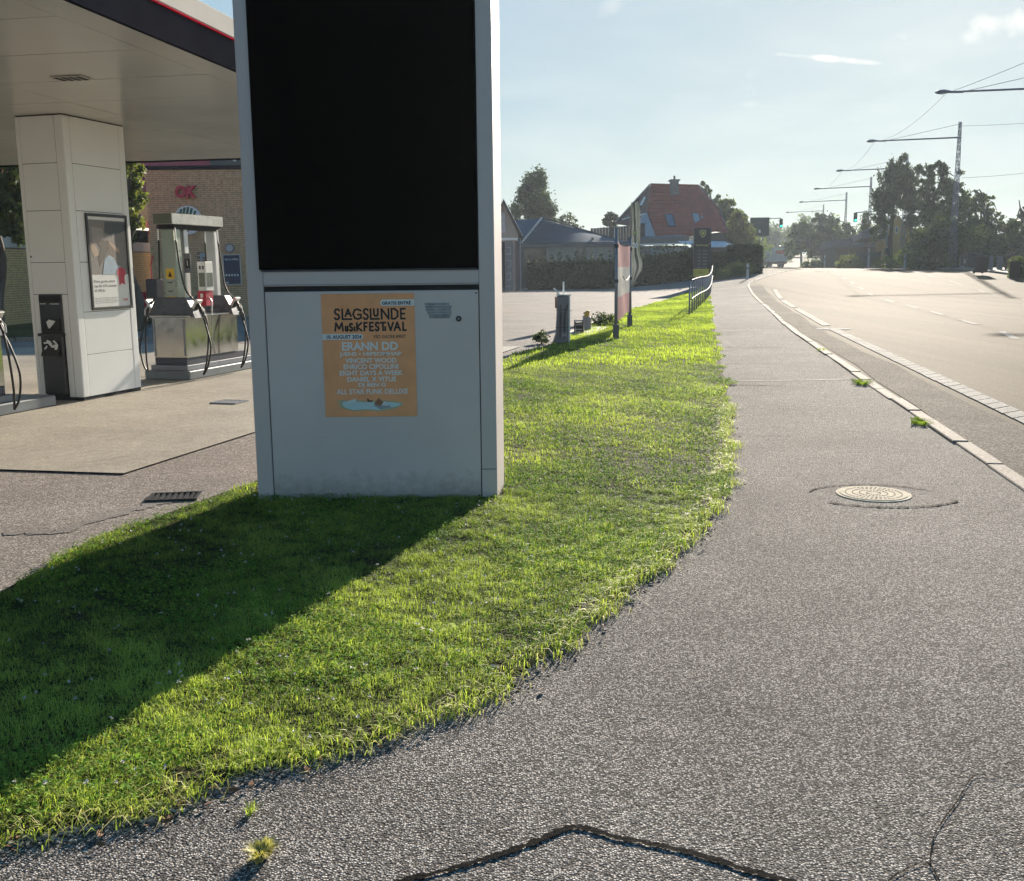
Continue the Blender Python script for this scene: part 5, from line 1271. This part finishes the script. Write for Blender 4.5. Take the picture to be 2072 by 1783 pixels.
# gabled garage
GY = 67.0; go = Vector((-1.2, GY, 0))
ga = thing('garage', 'narrow gabled garage with beige gable and ribbed blue-grey door', 'garage', go)
def gq(px, py, Y=GY): return at(px, py, Y)
apx, apz = gq(1019, 404).x, gq(1019, 404).z; ex, ez = gq(1058, 479).x, gq(1058, 479).z; hwid = ex-apx; lx = apx-hwid
MB(go).extrude([(lx+.35,GY,0),(ex-.30,GY,0),(ex-.30,GY,ez+.15),(apx,GY,apz-.25),(lx+.35,GY,ez+.15)], (0,9,0)).build('wall', m_plast, ga)
for s in (-1, 1):
    e = Vector((apx+s*hwid, GY-.35, ez)); a = Vector((apx, GY-.35, apz))
    recalc(MB(go).extrude([a, e, e+Vector((0,0,-.16)), a+Vector((0,0,-.2))], (0,9.6,0)).build('roof_slope', M('dark_roof', (.03,.034,.045), .5), ga))
    recalc(MB(go).extrude([a+Vector((0,-.03,.0)), e+Vector((0,-.03,.0)), e+Vector((0,-.03,-.13)), a+Vector((0,-.03,-.16))], (0,.025,0)).build('verge_board', M('verge_dark', (.02,.022,.03), .5), ga))
    recalc(MB(go).extrude([a+Vector((0,-.04,.05)), e+Vector((0,-.04,.05)), e+Vector((0,-.04,.008)), a+Vector((0,-.04,.008))], (0,.03,0)).build('verge_trim', m_wht, ga))
zt0 = gq(1040, 484).z
MB(go).box(lx+.4,ex-.33,GY-.12,GY-.01,zt0-.08,zt0+.08).build('white_trim', m_wht, ga)
MB(go).box(gq(1013,450).x,gq(1022.5,450).x,GY-.06,GY-.01,gq(1020,471).z,gq(1020,430).z).build('gable_window', M('window_pale', (.40,.42,.48), .3), ga)
x0, x1 = gq(1023, 540).x, gq(1038, 540).x; zt1 = zt0-.15
MB(go).box(lx+.5,x0-.03,GY-.02,GY-.005,.05,zt1).build('open_bay', m_dark, ga)
dr2 = MB(go).box(x0,x1,GY-.06,GY-.01,.05,zt1).build('sectional_door', M('door_bluegrey', (.13,.145,.17), .5), ga)
for k in range(7):
    z = .3+k*(zt1-.3)/7
    MB(go).box(x0+.05,x1-.12,GY-.09,GY-.061,z,z+.06).build('door_rib', M('rib_pale', (.30,.32,.36), .5), dr2)
    if k % 2: MB(go).box(x1-.18,x1-.12,GY-.09,GY-.061,z+.061,z+(zt1-.3)/7-.001).build('door_rib', M('rib_pale', (.30,.32,.36), .5), dr2)
MB(go).box(gq(1043,540).x,gq(1050,540).x,GY-.08,GY-.01,0,zt1).build('dark_pier', m_navy, ga)
MB(go).tube([(gq(1053,540).x,GY-.1,0),(gq(1053,540).x,GY-.1,ez-.1)], .05, 8).build('downpipe', m_galv, ga)
sheet('sandy_strip', [(-1.3,GY-2.6),(.9,GY-2.6),(1.0,GY-.05),(-1.3,GY-.05)], .02, M('sand', (.42,.33,.22), .9))
# slate roofed bungalow
HY = 78.0; ho = Vector((5, HY, 0))
hs_ = thing('slate_bungalow', 'low house with a blue-grey hipped slate roof behind the hedge', 'house', ho)
def hq(px, py, Y=HY): return at(px, py, Y)
eL, eR = hq(1055, 494), hq(1247, 494); ap = hq(1097, 442, HY+4.2); rr = hq(1252, 489, HY+4.2)
ez = eL.z; bk = Vector((0, 8.5, 0)); wl_ = hq(1047, 447, HY+6); 
m = MB(ho); eLb, eRb = eL+bk, Vector((eR.x+1.5, eR.y+8.5, ez)); eR2 = Vector((eR.x+1.5, eR.y, ez))
rdg = Vector((eR.x-1.2, HY+4.2, ap.z-1.55))
m.add([eL, eR2, ap, eLb, eRb, rr], [(0,1,5,2),(1,4,5),(2,5,4,3),(0,2,3),(0,3,4,1)]); recalc(m.build('roof', m_slate, hs_))
# courses of slates as thin steps
cs_ = MB(ho)
for k in range(1, 16):
    u = k/16; a = eL.lerp(ap, u); b = eR2.lerp(rr, u); nrm_ = Vector((0, -.45, .9)); cs_.add([a+nrm_*.045, b+nrm_*.045, b+Vector((0,.25,.105)), a+Vector((0,.25,.105))], [(0,1,2,3)]); cs_.add([a+nrm_*.045, b+nrm_*.045, b, a], [(0,1,2,3)])
cs_.build('slate_courses', m_slate, hs_, kind='stuff')
wf = MB(ho); tl_ = hq(1044, 448, HY+3.6); wf.add([eL+Vector((-4,0,0)), eL+Vector((-.05,-.05,0)), ap+Vector((-.05,0,.0)), tl_+Vector((-2,0,0)), eL+Vector((-4,9,0)), eL+Vector((0,9,0))], [(0,1,2,3),(3,2,5,4),(0,3,4)]); recalc(wf.build('side_roof', m_slate, hs_))
for k in range(16):
    p = eL.lerp(ap, (k+.5)/16); MB(ho).obox(p+Vector((0,-.05,.08)), (.17,.26,.09)).build('hip_tile', m_wht if k % 1 == 0 else m_slate, hs_)
MB(ho).tube([ap+Vector((0,-.05,.08)), rr+Vector((0,-.05,.08))], .07, 6).build('ridge', M('ridge_dark', (.02,.025,.035), .4), hs_)
MB(ho).box(eL.x-.1,eR2.x+.1,HY-.32,HY-.2,ez-.22,ez+.0).build('gutter', M('gutter_blue', (.08,.10,.13), .5), hs_)
MB(ho).box(eL.x-4,eR2.x-.3,HY+.2,HY+8,0,ez-.05).build('wall', m_dwall, hs_)
for a, b in ((1105,1168),(1186,1241)):
    MB(ho).box(hq(a,510).x,hq(b,510).x,HY+.05,HY+.195,0,ez-.25).build('plaster_bay', m_plast, hs_)
w_ = MB(ho).box(hq(1169,510).x,hq(1185,510).x,HY+.08,HY+.19,.9,ez-.3).build('window', m_glass, hs_); MB(ho).box(hq(1176,510).x-.03,hq(1176,510).x+.03,HY+.06,HY+.078,.9,ez-.3).build('mullion', m_galv, w_)
MB(ho).box(hq(1060,510).x,hq(1100,510).x,HY+.08,HY+.19,.5,ez-.35).build('dark_window', m_glass, hs_)
vpp = hq(1199, 486, HY+1.2); MB(ho).tube([vpp+Vector((0,0,-.5)), vpp+Vector((0,0,.1))], .08, 8).build('vent_pipe', m_dark, hs_); MB(ho).disc(vpp+Vector((0,0,.1)), .13, .08, 'Z', 10).build('vent_cap', m_galv, hs_)
# brown timber screen between the houses
ts = thing('timber_screen', 'brown timber plank screen between the slate house and red roof', 'fence', (hq(1195,480,88).x, 88, 0))
x = 0; xe = hq(1292,480,88).x-hq(1195,480,88).x; zt = hq(1215,462,88).z; zb = 1.0
while x < xe:
    MB().box(x,x+.235,0,.04,zb,zt+.25*x/xe+rng.uniform(-.01,.01)).build('plank', M('brown_plank', (.085,.055,.05), .8, var=.3), ts); x += .25
MB().box(0,xe,.05,.09,zb,zb+.1).build('rail', M('brown_plank', (.085,.055,.05), .8), ts)
# the red roofed house
RY = 92.0; ro = Vector((14, RY, 0))
rh = thing('red_house', 'house with a steep red tiled roof, chimney and four skylights', 'house', ro)
m_rt = M('red_clay_tile', (.36,.062,.042), .7, var=.25, scale=1.5)
def q_(px, py, Y): return at(px, py, Y)
A_ = q_(1316.4, 374.4, RY+4.2); B_ = q_(1413.6, 377, RY+4.2); C_ = q_(1455.4, 425, RY+2.2); D_ = q_(1472, 470, RY-.2); E_ = q_(1328.2, 477, RY-.2); F_ = q_(1310.5, 428, RY+1.9)
G_ = q_(1246, 449, RY+6.5); H_ = q_(1290, 455, RY+2.6)
front = [A_, B_, C_, D_, E_, F_]
ybk = RY+9.5
back = [Vector((p.x, 2*(RY+4.25)-p.y+.1, p.z)) for p in front]
poly_solid('roof', front, back, m_rt, rh, ro)
tl3 = MB(ro)   # tile courses, stepped
def edge_x(zz, left):
    P = [A_, F_, E_] if left else [B_, C_, D_]
    for a, b in zip(P, P[1:]):
        if b.z <= zz <= a.z:
            t = (a.z-zz)/(a.z-b.z); return a.lerp(b, t)
    return P[-1]
zz = E_.z+.15; n_ = Vector((0, -.75, .6)); 
def on_left(zz): return edge_x(max(zz, E_.z), True)
def on_right(zz): return edge_x(max(zz, D_.z), False)
while zz < A_.z-.1:
    l0, r0, l1, r1 = on_left(zz), on_right(zz), on_left(zz+.24), on_right(zz+.24); k = int((r0.x-l0.x)/.42)
    for i in range(k):
        u0, u1 = i/k, (i+.86)/k
        tl3.add([l0.lerp(r0, u0)+n_*.085, l0.lerp(r0, u1)+n_*.085, l1.lerp(r1, u1)+n_*.03, l1.lerp(r1, u0)+n_*.03, l0.lerp(r0, u0)-n_*.02, l0.lerp(r0, u1)-n_*.02], [(0,1,2,3),(0,1,5,4)])
    zz += .25
tl3.build('roof_tiles', m_rt, rh, kind='stuff')
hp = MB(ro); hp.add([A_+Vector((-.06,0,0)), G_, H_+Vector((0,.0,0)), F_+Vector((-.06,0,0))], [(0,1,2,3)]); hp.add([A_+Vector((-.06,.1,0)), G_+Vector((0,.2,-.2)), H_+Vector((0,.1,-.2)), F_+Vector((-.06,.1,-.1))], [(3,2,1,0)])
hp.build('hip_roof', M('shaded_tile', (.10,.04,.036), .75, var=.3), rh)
poly_solid('dormer_wall', [F_+Vector((-.08,.1,0)), E_+Vector((-.08,.1,0)), q_(1290, 480, RY), q_(1290, 450, RY+1)], [p+Vector((0, 5, 0)) for p in (F_, E_, q_(1290, 480, RY), q_(1290, 450, RY+1))], M('white_gable', (.36,.37,.41), .7), rh, ro)
inset('dormer_opening', [q_(1296,452,RY-.1), q_(1305,452,RY-.1), q_(1305,480,RY-.1), q_(1296,480,RY-.1)], m_dark, rh, ro, .02)
inset('dormer_eave', [q_(1287,436,RY-.4), q_(1305,431,RY-.4), q_(1306,433.5,RY-.4), q_(1287,440,RY-.4)], m_wht, rh, ro, .02)
inset('left_awning', [q_(1259,443,RY+1), q_(1274,438,RY+1), q_(1274,440.5,RY+1), q_(1259,446,RY+1)], m_wht, rh, ro, .02)
def roof_at(px, py):
    # intersection of the sight line with the front roof plane
    n = (B_-A_).cross(E_-A_).normalized(); r = sightline(px, py); o = Vector((0, 0, EYE)); t = (A_-o).dot(n)/r.dot(n); return o+r*t
for (a, b, c, d), mt in ((((1346,437),(1359,437),(1366,459),(1353,459)), M('sky_glass_blue', (.10,.16,.26), .15)), (((1400,434),(1412,435),(1419,457),(1407,457)), M('sky_glass_pale', (.30,.36,.42), .12)), (((1415,435),(1427,436),(1435,458),(1423,458)), M('sky_glass_pale', (.30,.36,.42), .12))):
    o = inset('skylight', [roof_at(*p) for p in ((a[0]-2,a[1]-2),(b[0]+1.5,b[1]-2),(c[0]+2,c[1]+2),(d[0]-1.5,d[1]+2))], m_dark, rh, ro, .10)
    inset('skylight_pane', [roof_at(*p) for p in (a, b, c, d)], mt, o, ro, .14)
o = inset('skylight', [q_(1294,415,RY+2), q_(1303,398,RY+2.6), q_(1306,400,RY+2.6), q_(1298,417,RY+2)], m_wht, rh, ro, .05)
ch = [q_(1355,364,RY+3.4), q_(1374,364,RY+3.4), q_(1374,386,RY+3.4), q_(1359,382,RY+3.4)]
chm = MB(ro).box(ch[0].x+.1,ch[1].x-.1,RY+2.9,RY+4.0,ch[2].z-.4,ch[0].z-.12).build('chimney', M('chimney_brick', (.20,.18,.18), .85), rh)
MB(ro).box(ch[0].x-.02,ch[1].x+.02,RY+2.8,RY+4.1,ch[0].z-.118,ch[0].z).build('chimney_cap', M('chimney_brick', (.20,.18,.18), .85), chm)
MB(ro).tube([((ch[0].x+ch[1].x)/2,RY+3.4,ch[0].z),((ch[0].x+ch[1].x)/2,RY+3.4,ch[0].z+.35)], .09, 8).build('chimney_pot', m_dark, chm)
MB(ro).tube([A_+Vector((0,0,.06)), B_+Vector((0,0,.06))], .10, 6).build('ridge_tiles', m_rt, rh)
MB(ro).tube([A_+Vector((-.05,0,.08)), q_(1246,449,RY+6.5)], .06, 6).build('verge_flashing', M('flashing', (.5,.5,.5), .4), rh)
MB(ro).tube([B_+Vector((.05,0,.05)), C_+Vector((.05,0,.05)), D_+Vector((.05,0,.05))], .06, 6).build('verge_flashing', M('flashing_dark', (.16,.13,.12), .5), rh)
# low wing, walls, awning
YW = RY-4.5
def wb(a, b, c, d, nm, mat, Y=YW, dep=5): # pixel rectangle to a box at distance Y
    p, q = at(a, d, Y), at(c, b, Y); return MB(ro).box(p.x, q.x, Y, Y+dep, p.z, q.z).build(nm, mat, rh)
wb(1252, 497, 1392, 560, 'wing_wall', m_plast_g)
poly_solid('wing_roof', [at(1290,484,YW-.5), at(1394,478,YW-.5), at(1394,492,YW-.5), at(1290,496,YW-.5)], [p+Vector((0, 5, .3)) for p in (at(1290,484,YW-.5), at(1394,478,YW-.5), at(1394,492,YW-.5), at(1290,496,YW-.5))], M('felt_roof', (.17,.145,.145), .8), rh, ro)
poly_solid('wing_fascia', [at(1285,494,YW-.7), at(1390,491,YW-.7), at(1390,493.5,YW-.7), at(1285,497,YW-.7)], [p+Vector((0, .15, 0)) for p in (at(1285,494,YW-.7), at(1390,491,YW-.7), at(1390,493.5,YW-.7), at(1285,497,YW-.7))], m_wht, rh, ro)
wb(1317, 503, 1378, 516, 'white_parapet', M('white_gable', (.36,.37,.41), .7), YW-.9, .3)
wb(1288, 516, 1380, 530, 'dark_band', m_dwall, YW-.8, .2)
poly_solid('porch_roof', [at(1425,474,YW-1), at(1458,470,YW-1), at(1482,492,YW-1), at(1425,489,YW-1)], [p+Vector((0, 4, .2)) for p in (at(1425,474,YW-1), at(1458,470,YW-1), at(1482,492,YW-1), at(1425,489,YW-1))], M('porch_dark', (.03,.035,.045), .6), rh, ro)
poly_solid('awning', [at(1372,489,YW-1.6), at(1466,489.5,YW-1.6), at(1484,497,YW-2.6), at(1466,500.5,YW-2.6), at(1424,500.5,YW-2.6), at(1390,494,YW-2.4)], [p+Vector((0, .1, .05)) for p in (at(1372,489,YW-1.6), at(1466,489.5,YW-1.6), at(1484,497,YW-2.6), at(1466,500.5,YW-2.6), at(1424,500.5,YW-2.6), at(1390,494,YW-2.4))], M('white_awning', (.62,.64,.70), .5), rh, ro)
wb(1392, 500, 1470, 560, 'porch_wall', m_dwall, YW-.5, 4)
# yellow house across the road
YY = 116.0; yo = Vector((at(1800,500,YY).x, YY, gl(42,YY)))
yh = thing('yellow_house', 'yellow rendered house with pale barge board behind the traffic light', 'house', yo)
ym = M('yellow_render', (.40,.255,.075), .8, var=.12)
L0, T0 = at(1783,546,YY), at(1806,436,YY); zb = gl(42, YY)-.1; RX = T0.x+(T0.x-L0.x)*1.0+.9
poly_solid('wall', [Vector((L0.x+.1,YY,zb)), Vector((RX+1.3,YY,zb)), Vector((RX+1.3,YY,at(1800,488,YY).z)), Vector((T0.x+.7,YY,T0.z)), Vector((L0.x+.1,YY,at(1786,488,YY).z))], [Vector((p[0],YY+2.5,p[2])) for p in ((L0.x+.1,0,zb),(RX+1.3,0,zb),(RX+1.3,0,at(1800,488,YY).z),(T0.x+.7,0,T0.z),(L0.x+.1,0,at(1786,488,YY).z))], ym, yh, yo)
inset('barge_board', [at(1806,434,YY-.3), at(1808,438,YY-.3), at(1788,488,YY-.3), at(1784,486,YY-.3)], M('barge_pale', (.42,.45,.50), .5), yh, yo, .05)
w_ = inset('window', [at(1811,459,YY-.02), at(1817,459,YY-.02), at(1817,472,YY-.02), at(1811,472,YY-.02)], m_wht, yh, yo, .01); inset('pane', [at(1812,460,YY-.05), at(1816,460,YY-.05), at(1816,471,YY-.05), at(1812,471,YY-.05)], m_glass, w_, yo, .02)
poly_solid('roof', [at(1742,470,YY+3), at(1800,440,YY+3), at(1790,482,YY-.2), at(1744,482,YY-.2)], [p+Vector((0,3,-.4)) for p in (at(1742,470,YY+3), at(1800,440,YY+3), at(1790,482,YY-.2), at(1744,482,YY-.2))], M('brown_roof', (.07,.05,.045), .8), yh, yo)
ls = thing('low_house', 'low brown house roof behind the garden fence across the road', 'house', (at(1740,500,128).x, 128, gl(50,128)))
lo = Vector((at(1740,500,128).x, 128, gl(50,128)))
poly_solid('roof', [at(1690,485,130), at(1775,478,130), at(1780,500,128), at(1688,500,128)], [p+Vector((0,6,-.3)) for p in (at(1690,485,130), at(1775,478,130), at(1780,500,128), at(1688,500,128))], M('brown_roof', (.07,.05,.045), .8), ls, lo)
MB(lo).box(at(1690,500,128.3).x, at(1778,500,128.3).x, 128.3, 134, gl(50,128), at(1740,500,128.3).z).build('wall', M('brown_wall', (.09,.07,.05), .8), ls)
# garden fence of pales
fe = thing('garden_fence', 'dark garden fence of pales in front of the low brown house', 'fence', (at(1700,530,120).x, 120, gl(45,120)))
fo = Vector((at(1700,530,120).x, 120, gl(45,120)))
a, b = at(1695,540,120), at(1782,540,112)
for k in range(46):
    p = a.lerp(b, k/46); z = gl(p.x, p.y); MB(fo).box(p.x,p.x+.10,p.y,p.y+.03,z,z+1.75+.05*math.sin(k)).build('pale', M('fence_dark', (.05,.055,.05), .8), fe)
for z in (.4, 1.4): MB(fo).tube([(a.x,a.y+.05,gl(a.x,a.y)+z),(b.x,b.y+.05,gl(b.x,b.y)+z)], .04, 4).build('rail', M('fence_dark', (.05,.055,.05), .8), fe)

# ================================================================== HEDGES, SHRUBS AND TREES
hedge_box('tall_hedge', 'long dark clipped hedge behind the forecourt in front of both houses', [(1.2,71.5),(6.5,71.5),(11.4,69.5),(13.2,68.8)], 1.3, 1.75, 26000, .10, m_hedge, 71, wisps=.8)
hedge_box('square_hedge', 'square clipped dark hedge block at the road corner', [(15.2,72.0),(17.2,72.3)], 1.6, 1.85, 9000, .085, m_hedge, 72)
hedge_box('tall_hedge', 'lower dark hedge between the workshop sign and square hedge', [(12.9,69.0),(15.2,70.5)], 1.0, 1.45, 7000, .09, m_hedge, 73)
for i, (px, Y, r, h, mt, lb) in enumerate(((1452,66,.9,.55,m_leaf_mid,'low scrubby shrub right of the railing end'),(1478,67.5,1.0,.75,m_leaf_mid,'grey-green shrub in front of the dark hedge, middle of three'),(1500,69,1.0,.8,m_leaf_light,'yellowish shrub under the square hedge, nearest the kerb'),(1420,66,.7,.45,m_leaf_mid,'small shrub just behind the workshop sign'))):
    q = at(px, 545, Y); bush(lb, q.x, Y, r, .6, h, 2200, .055, mt, 80+i, 'shrub', 'roadside shrubs')
def T(label, px, Y, h, blobs, n, leaf, mat, seed, **k):
    """blobs in pixels: (cx, cy, rx, ry) at distance Y"""
    q = at(px, 535, Y); zb = gl(q.x, Y)-.05; s = Y/FPX; B = []
    for cx, cy, rx_, ry_ in blobs:
        p = at(cx, cy, Y); B.append((p.x-q.x, rng.uniform(-.3,.3)*rx_*s, p.z-zb, rx_*s, max(rx_*s*.8, .6), ry_*s))
    return tree(label, q.x, Y, h, B, n, leaf, mat, seed, **k)
T('leafy birch standing behind the slate roof', 1085, 98, 9.5, [(1085,370,22,22),(1075,400,30,25),(1095,420,32,26),(1058,432,26,16),(1110,445,22,18)], 11000, .15, m_leaf_dark, 101, trunk_r=.18, clumps=90, spread=.20, down=.4)
T('half bare tree with pale twigs right of the birch', 1150, 96, 6.2, [(1150,448,22,20),(1130,455,15,12),(1172,462,14,10)], 900, .12, m_leaf_dark, 102, trunk_r=.12, limbs=22)
T('small round tree top behind the timber screen', 1238, 104, 6.5, [(1238,444,14,14),(1228,448,8,9)], 1700, .14, m_leaf_dark, 103, trunk_r=.12)
T('tall sparse tree rising behind the red roof', 1440, 112, 10.5, [(1424,378,9,11),(1440,398,16,16),(1462,420,24,20),(1480,445,28,24),(1490,470,28,22)], 11000, .16, m_leaf_mid, 104, clumps=110)
T('broad green tree right of the red roof above the hedge', 1500, 104, 7.5, [(1495,450,18,22),(1490,478,26,22),(1512,482,14,18)], 8000, .15, m_leaf_light, 105)
T('far hazy tree mass left of the road beyond the board', 1548, 260, 14, [(1535,490,24,26),(1560,484,20,24),(1572,505,14,16)], 7000, .45, m_leaf_mid, 106, clumps=90)
T('second far hazy tree behind the lorry cab', 1590, 230, 10, [(1583,512,12,14),(1600,508,14,16)], 3500, .35, m_leaf_mid, 107)
T('round tree behind the lorry, left of the middle group', 1622, 165, 9, [(1622,470,20,22),(1612,490,22,24),(1640,492,20,28),(1600,505,14,16)], 9000, .22, m_leaf_mid, 108, clumps=90)
T('tallest tree of the middle group above the marker post', 1672, 160, 11, [(1658,450,14,20),(1675,452,22,18),(1690,470,22,24),(1665,490,30,30)], 10000, .22, m_leaf_dark, 109, clumps=100)
T('lower bushy tree at the right of the middle group', 1714, 150, 8, [(1712,472,20,18),(1730,485,20,16),(1715,505,30,22)], 7500, .2, m_leaf_mid, 110)
T('thin drooping birch sprig left of the big birch', 1752, 125, 8.5, [(1752,448,7,24),(1748,474,9,18),(1760,470,7,20)], 2600, .14, m_leaf_dark, 111, trunk_r=.10, down=.8)
T('big drooping birch left of the yellow house', 1800, 104, 12, [(1818,335,18,16),(1806,362,28,24),(1795,395,28,28),(1785,430,22,28),(1778,465,16,24),(1830,370,26,28),(1842,405,24,26)], 17000, .15, m_leaf_dark, 112, trunk_r=.28, clumps=170, down=.7, spread=.14)
T('large dense dark tree filling the space beside the lattice mast', 1880, 98, 12, [(1868,350,22,22),(1900,345,26,20),(1925,362,26,26),(1895,395,42,34),(1868,440,38,36),(1915,455,46,46),(1860,490,30,34),(1940,400,24,26),(1895,505,46,30)], 26000, .15, m_leaf_dark, 113, trunk_r=.35, clumps=240, spread=.13)
T('thin leafed tree right of the lattice mast', 1985, 96, 9.5, [(1965,405,22,20),(1990,415,24,24),(2008,438,20,18),(1975,440,26,22),(1955,430,16,20)], 7000, .12, m_leaf_mid, 114, clumps=150, spread=.10)
T('dark spreading tree behind the bins', 1990, 92, 7.5, [(1975,480,40,28),(2015,475,40,24),(1960,510,34,22),(2020,510,46,22),(1990,460,30,16)], 16000, .14, m_leaf_dark, 115, clumps=160)
T('dark tree cut by the right picture edge', 2062, 90, 8, [(2055,462,30,20),(2080,450,26,24),(2070,495,40,32),(2090,520,40,24)], 12000, .14, m_leaf_dark, 116, clumps=120)
for i, (px, Y, rx_, h, mt, lb) in enumerate(((1715,112,1.6,1.3,m_leaf_light,'pale yellow-green bush beside the dark garden fence'),(1850,88,1.2,1.5,m_leaf_mid,'round bush left of the lattice mast, lighter top'),(1882,86,1.1,1.2,m_leaf_dark,'dark low bush beside the lattice mast'),(1822,96,1.3,1.1,m_leaf_mid,'bush at the foot of the yellow house'),(1645,128,1.3,.8,m_leaf_mid,'low roadside bush right of the lorry'),(1800,100,1.2,.8,m_leaf_dark,'dark bush behind the traffic light foot'),(1735,122,2.0,1.2,m_leaf_dark,'dark shrub under the low brown roof'))):
    q = at(px, 540, Y); bush(lb, q.x, Y, rx_, 1.0, h, 2600, .10, mt, 130+i, 'bush', 'bushes along the far roadside')
q = at(2052, 545, 58.5)
hedge_box('garden_hedge', 'sunlit green garden hedge at the right picture edge', [(q.x-.3,57.8),(q.x+3,58.2)], 1.2, 1.05, 9000, .06, m_leaf_mid, 141)
def belt(label, pts, h, n, leaf, mat, seed):
    c = pts[0]; t = thing('tree_belt', label, 'tree belt', (c[0], c[1], gl(*c))); B = []; r = random.Random(seed)
    P = [Vector((*p, 0)) for p in pts]
    for a, b in zip(P, P[1:]):
        k = max(2, int((b-a).length/(h*.8)))
        for i in range(k):
            p = a.lerp(b, i/k); hh = h*r.uniform(.65, 1.25); B.append((p.x-c[0]+r.uniform(-1, 1), p.y-c[1], gl(p.x, p.y)-gl(*c)+hh*.45, h*.75, h*.6, hh*.55))
    leaf_cloud('foliage', B, n, leaf, mat, t, seed, len(B)*14, .16); return t
belt('long dark belt of trees behind the far pavement', [(37,90),(48,112),(60,150),(72,195)], 4.2, 30000, .22, m_leaf_dark, 142)
belt('far dark belt of trees closing the view left of the road', [(22,116),(34,150),(42,190),(56,260)], 4.4, 20000, .25, m_leaf_mid, 143)
belt('distant wooded skyline where the road climbs away', [(40,300),(75,320),(130,330)], 11, 12000, .7, m_leaf_mid, 144)
belt('dark mass of garden trees behind the wheelie bins', [(33,80),(38,84),(46,88)], 3.4, 22000, .13, m_leaf_dark, 145)
# trees beside the fuel station
def NT_(label, px, Y, h, blobs, n, leaf, mat, seed, **k): return T(label, px, Y, h, blobs, n, leaf, mat, seed, **k)
NT_('dense leafy tree at the left picture edge behind the column', -20, 24.5, 4.2, [(0,340,44,60),(24,420,30,60),(-30,400,50,90),(28,470,24,24),(16,300,34,34),(30,330,22,40)], 16000, .075, m_leaf_dark, 151, clumps=90)
NT_('leafy tree peeping out between column and brick shop', 262, 27, 4.2, [(262,345,20,28),(268,420,20,36),(255,465,24,26),(250,390,26,50)], 6000, .075, m_leaf_light, 152, clumps=70)
# ================================================================== HAZE
hz = MB().box(-1600,1600,-420,2500,-1.3,19.5).build('haze', M('haze_tmp', (1,1,1)), kind='stuff')
hm = bpy.data.materials.new('haze_air'); hm.use_nodes = True; hn = hm.node_tree; hn.nodes.clear()
ho_ = hn.nodes.new('ShaderNodeOutputMaterial'); hv = hn.nodes.new('ShaderNodeVolumePrincipled'); hv.inputs['Color'].default_value = (.80,.90,1,1)
hv.inputs['Density'].default_value = .0006; hv.inputs['Anisotropy'].default_value = .2
hn.links.new(hv.outputs[0], ho_.inputs['Volume']); hz.data.materials.clear(); hz.data.materials.append(hm)
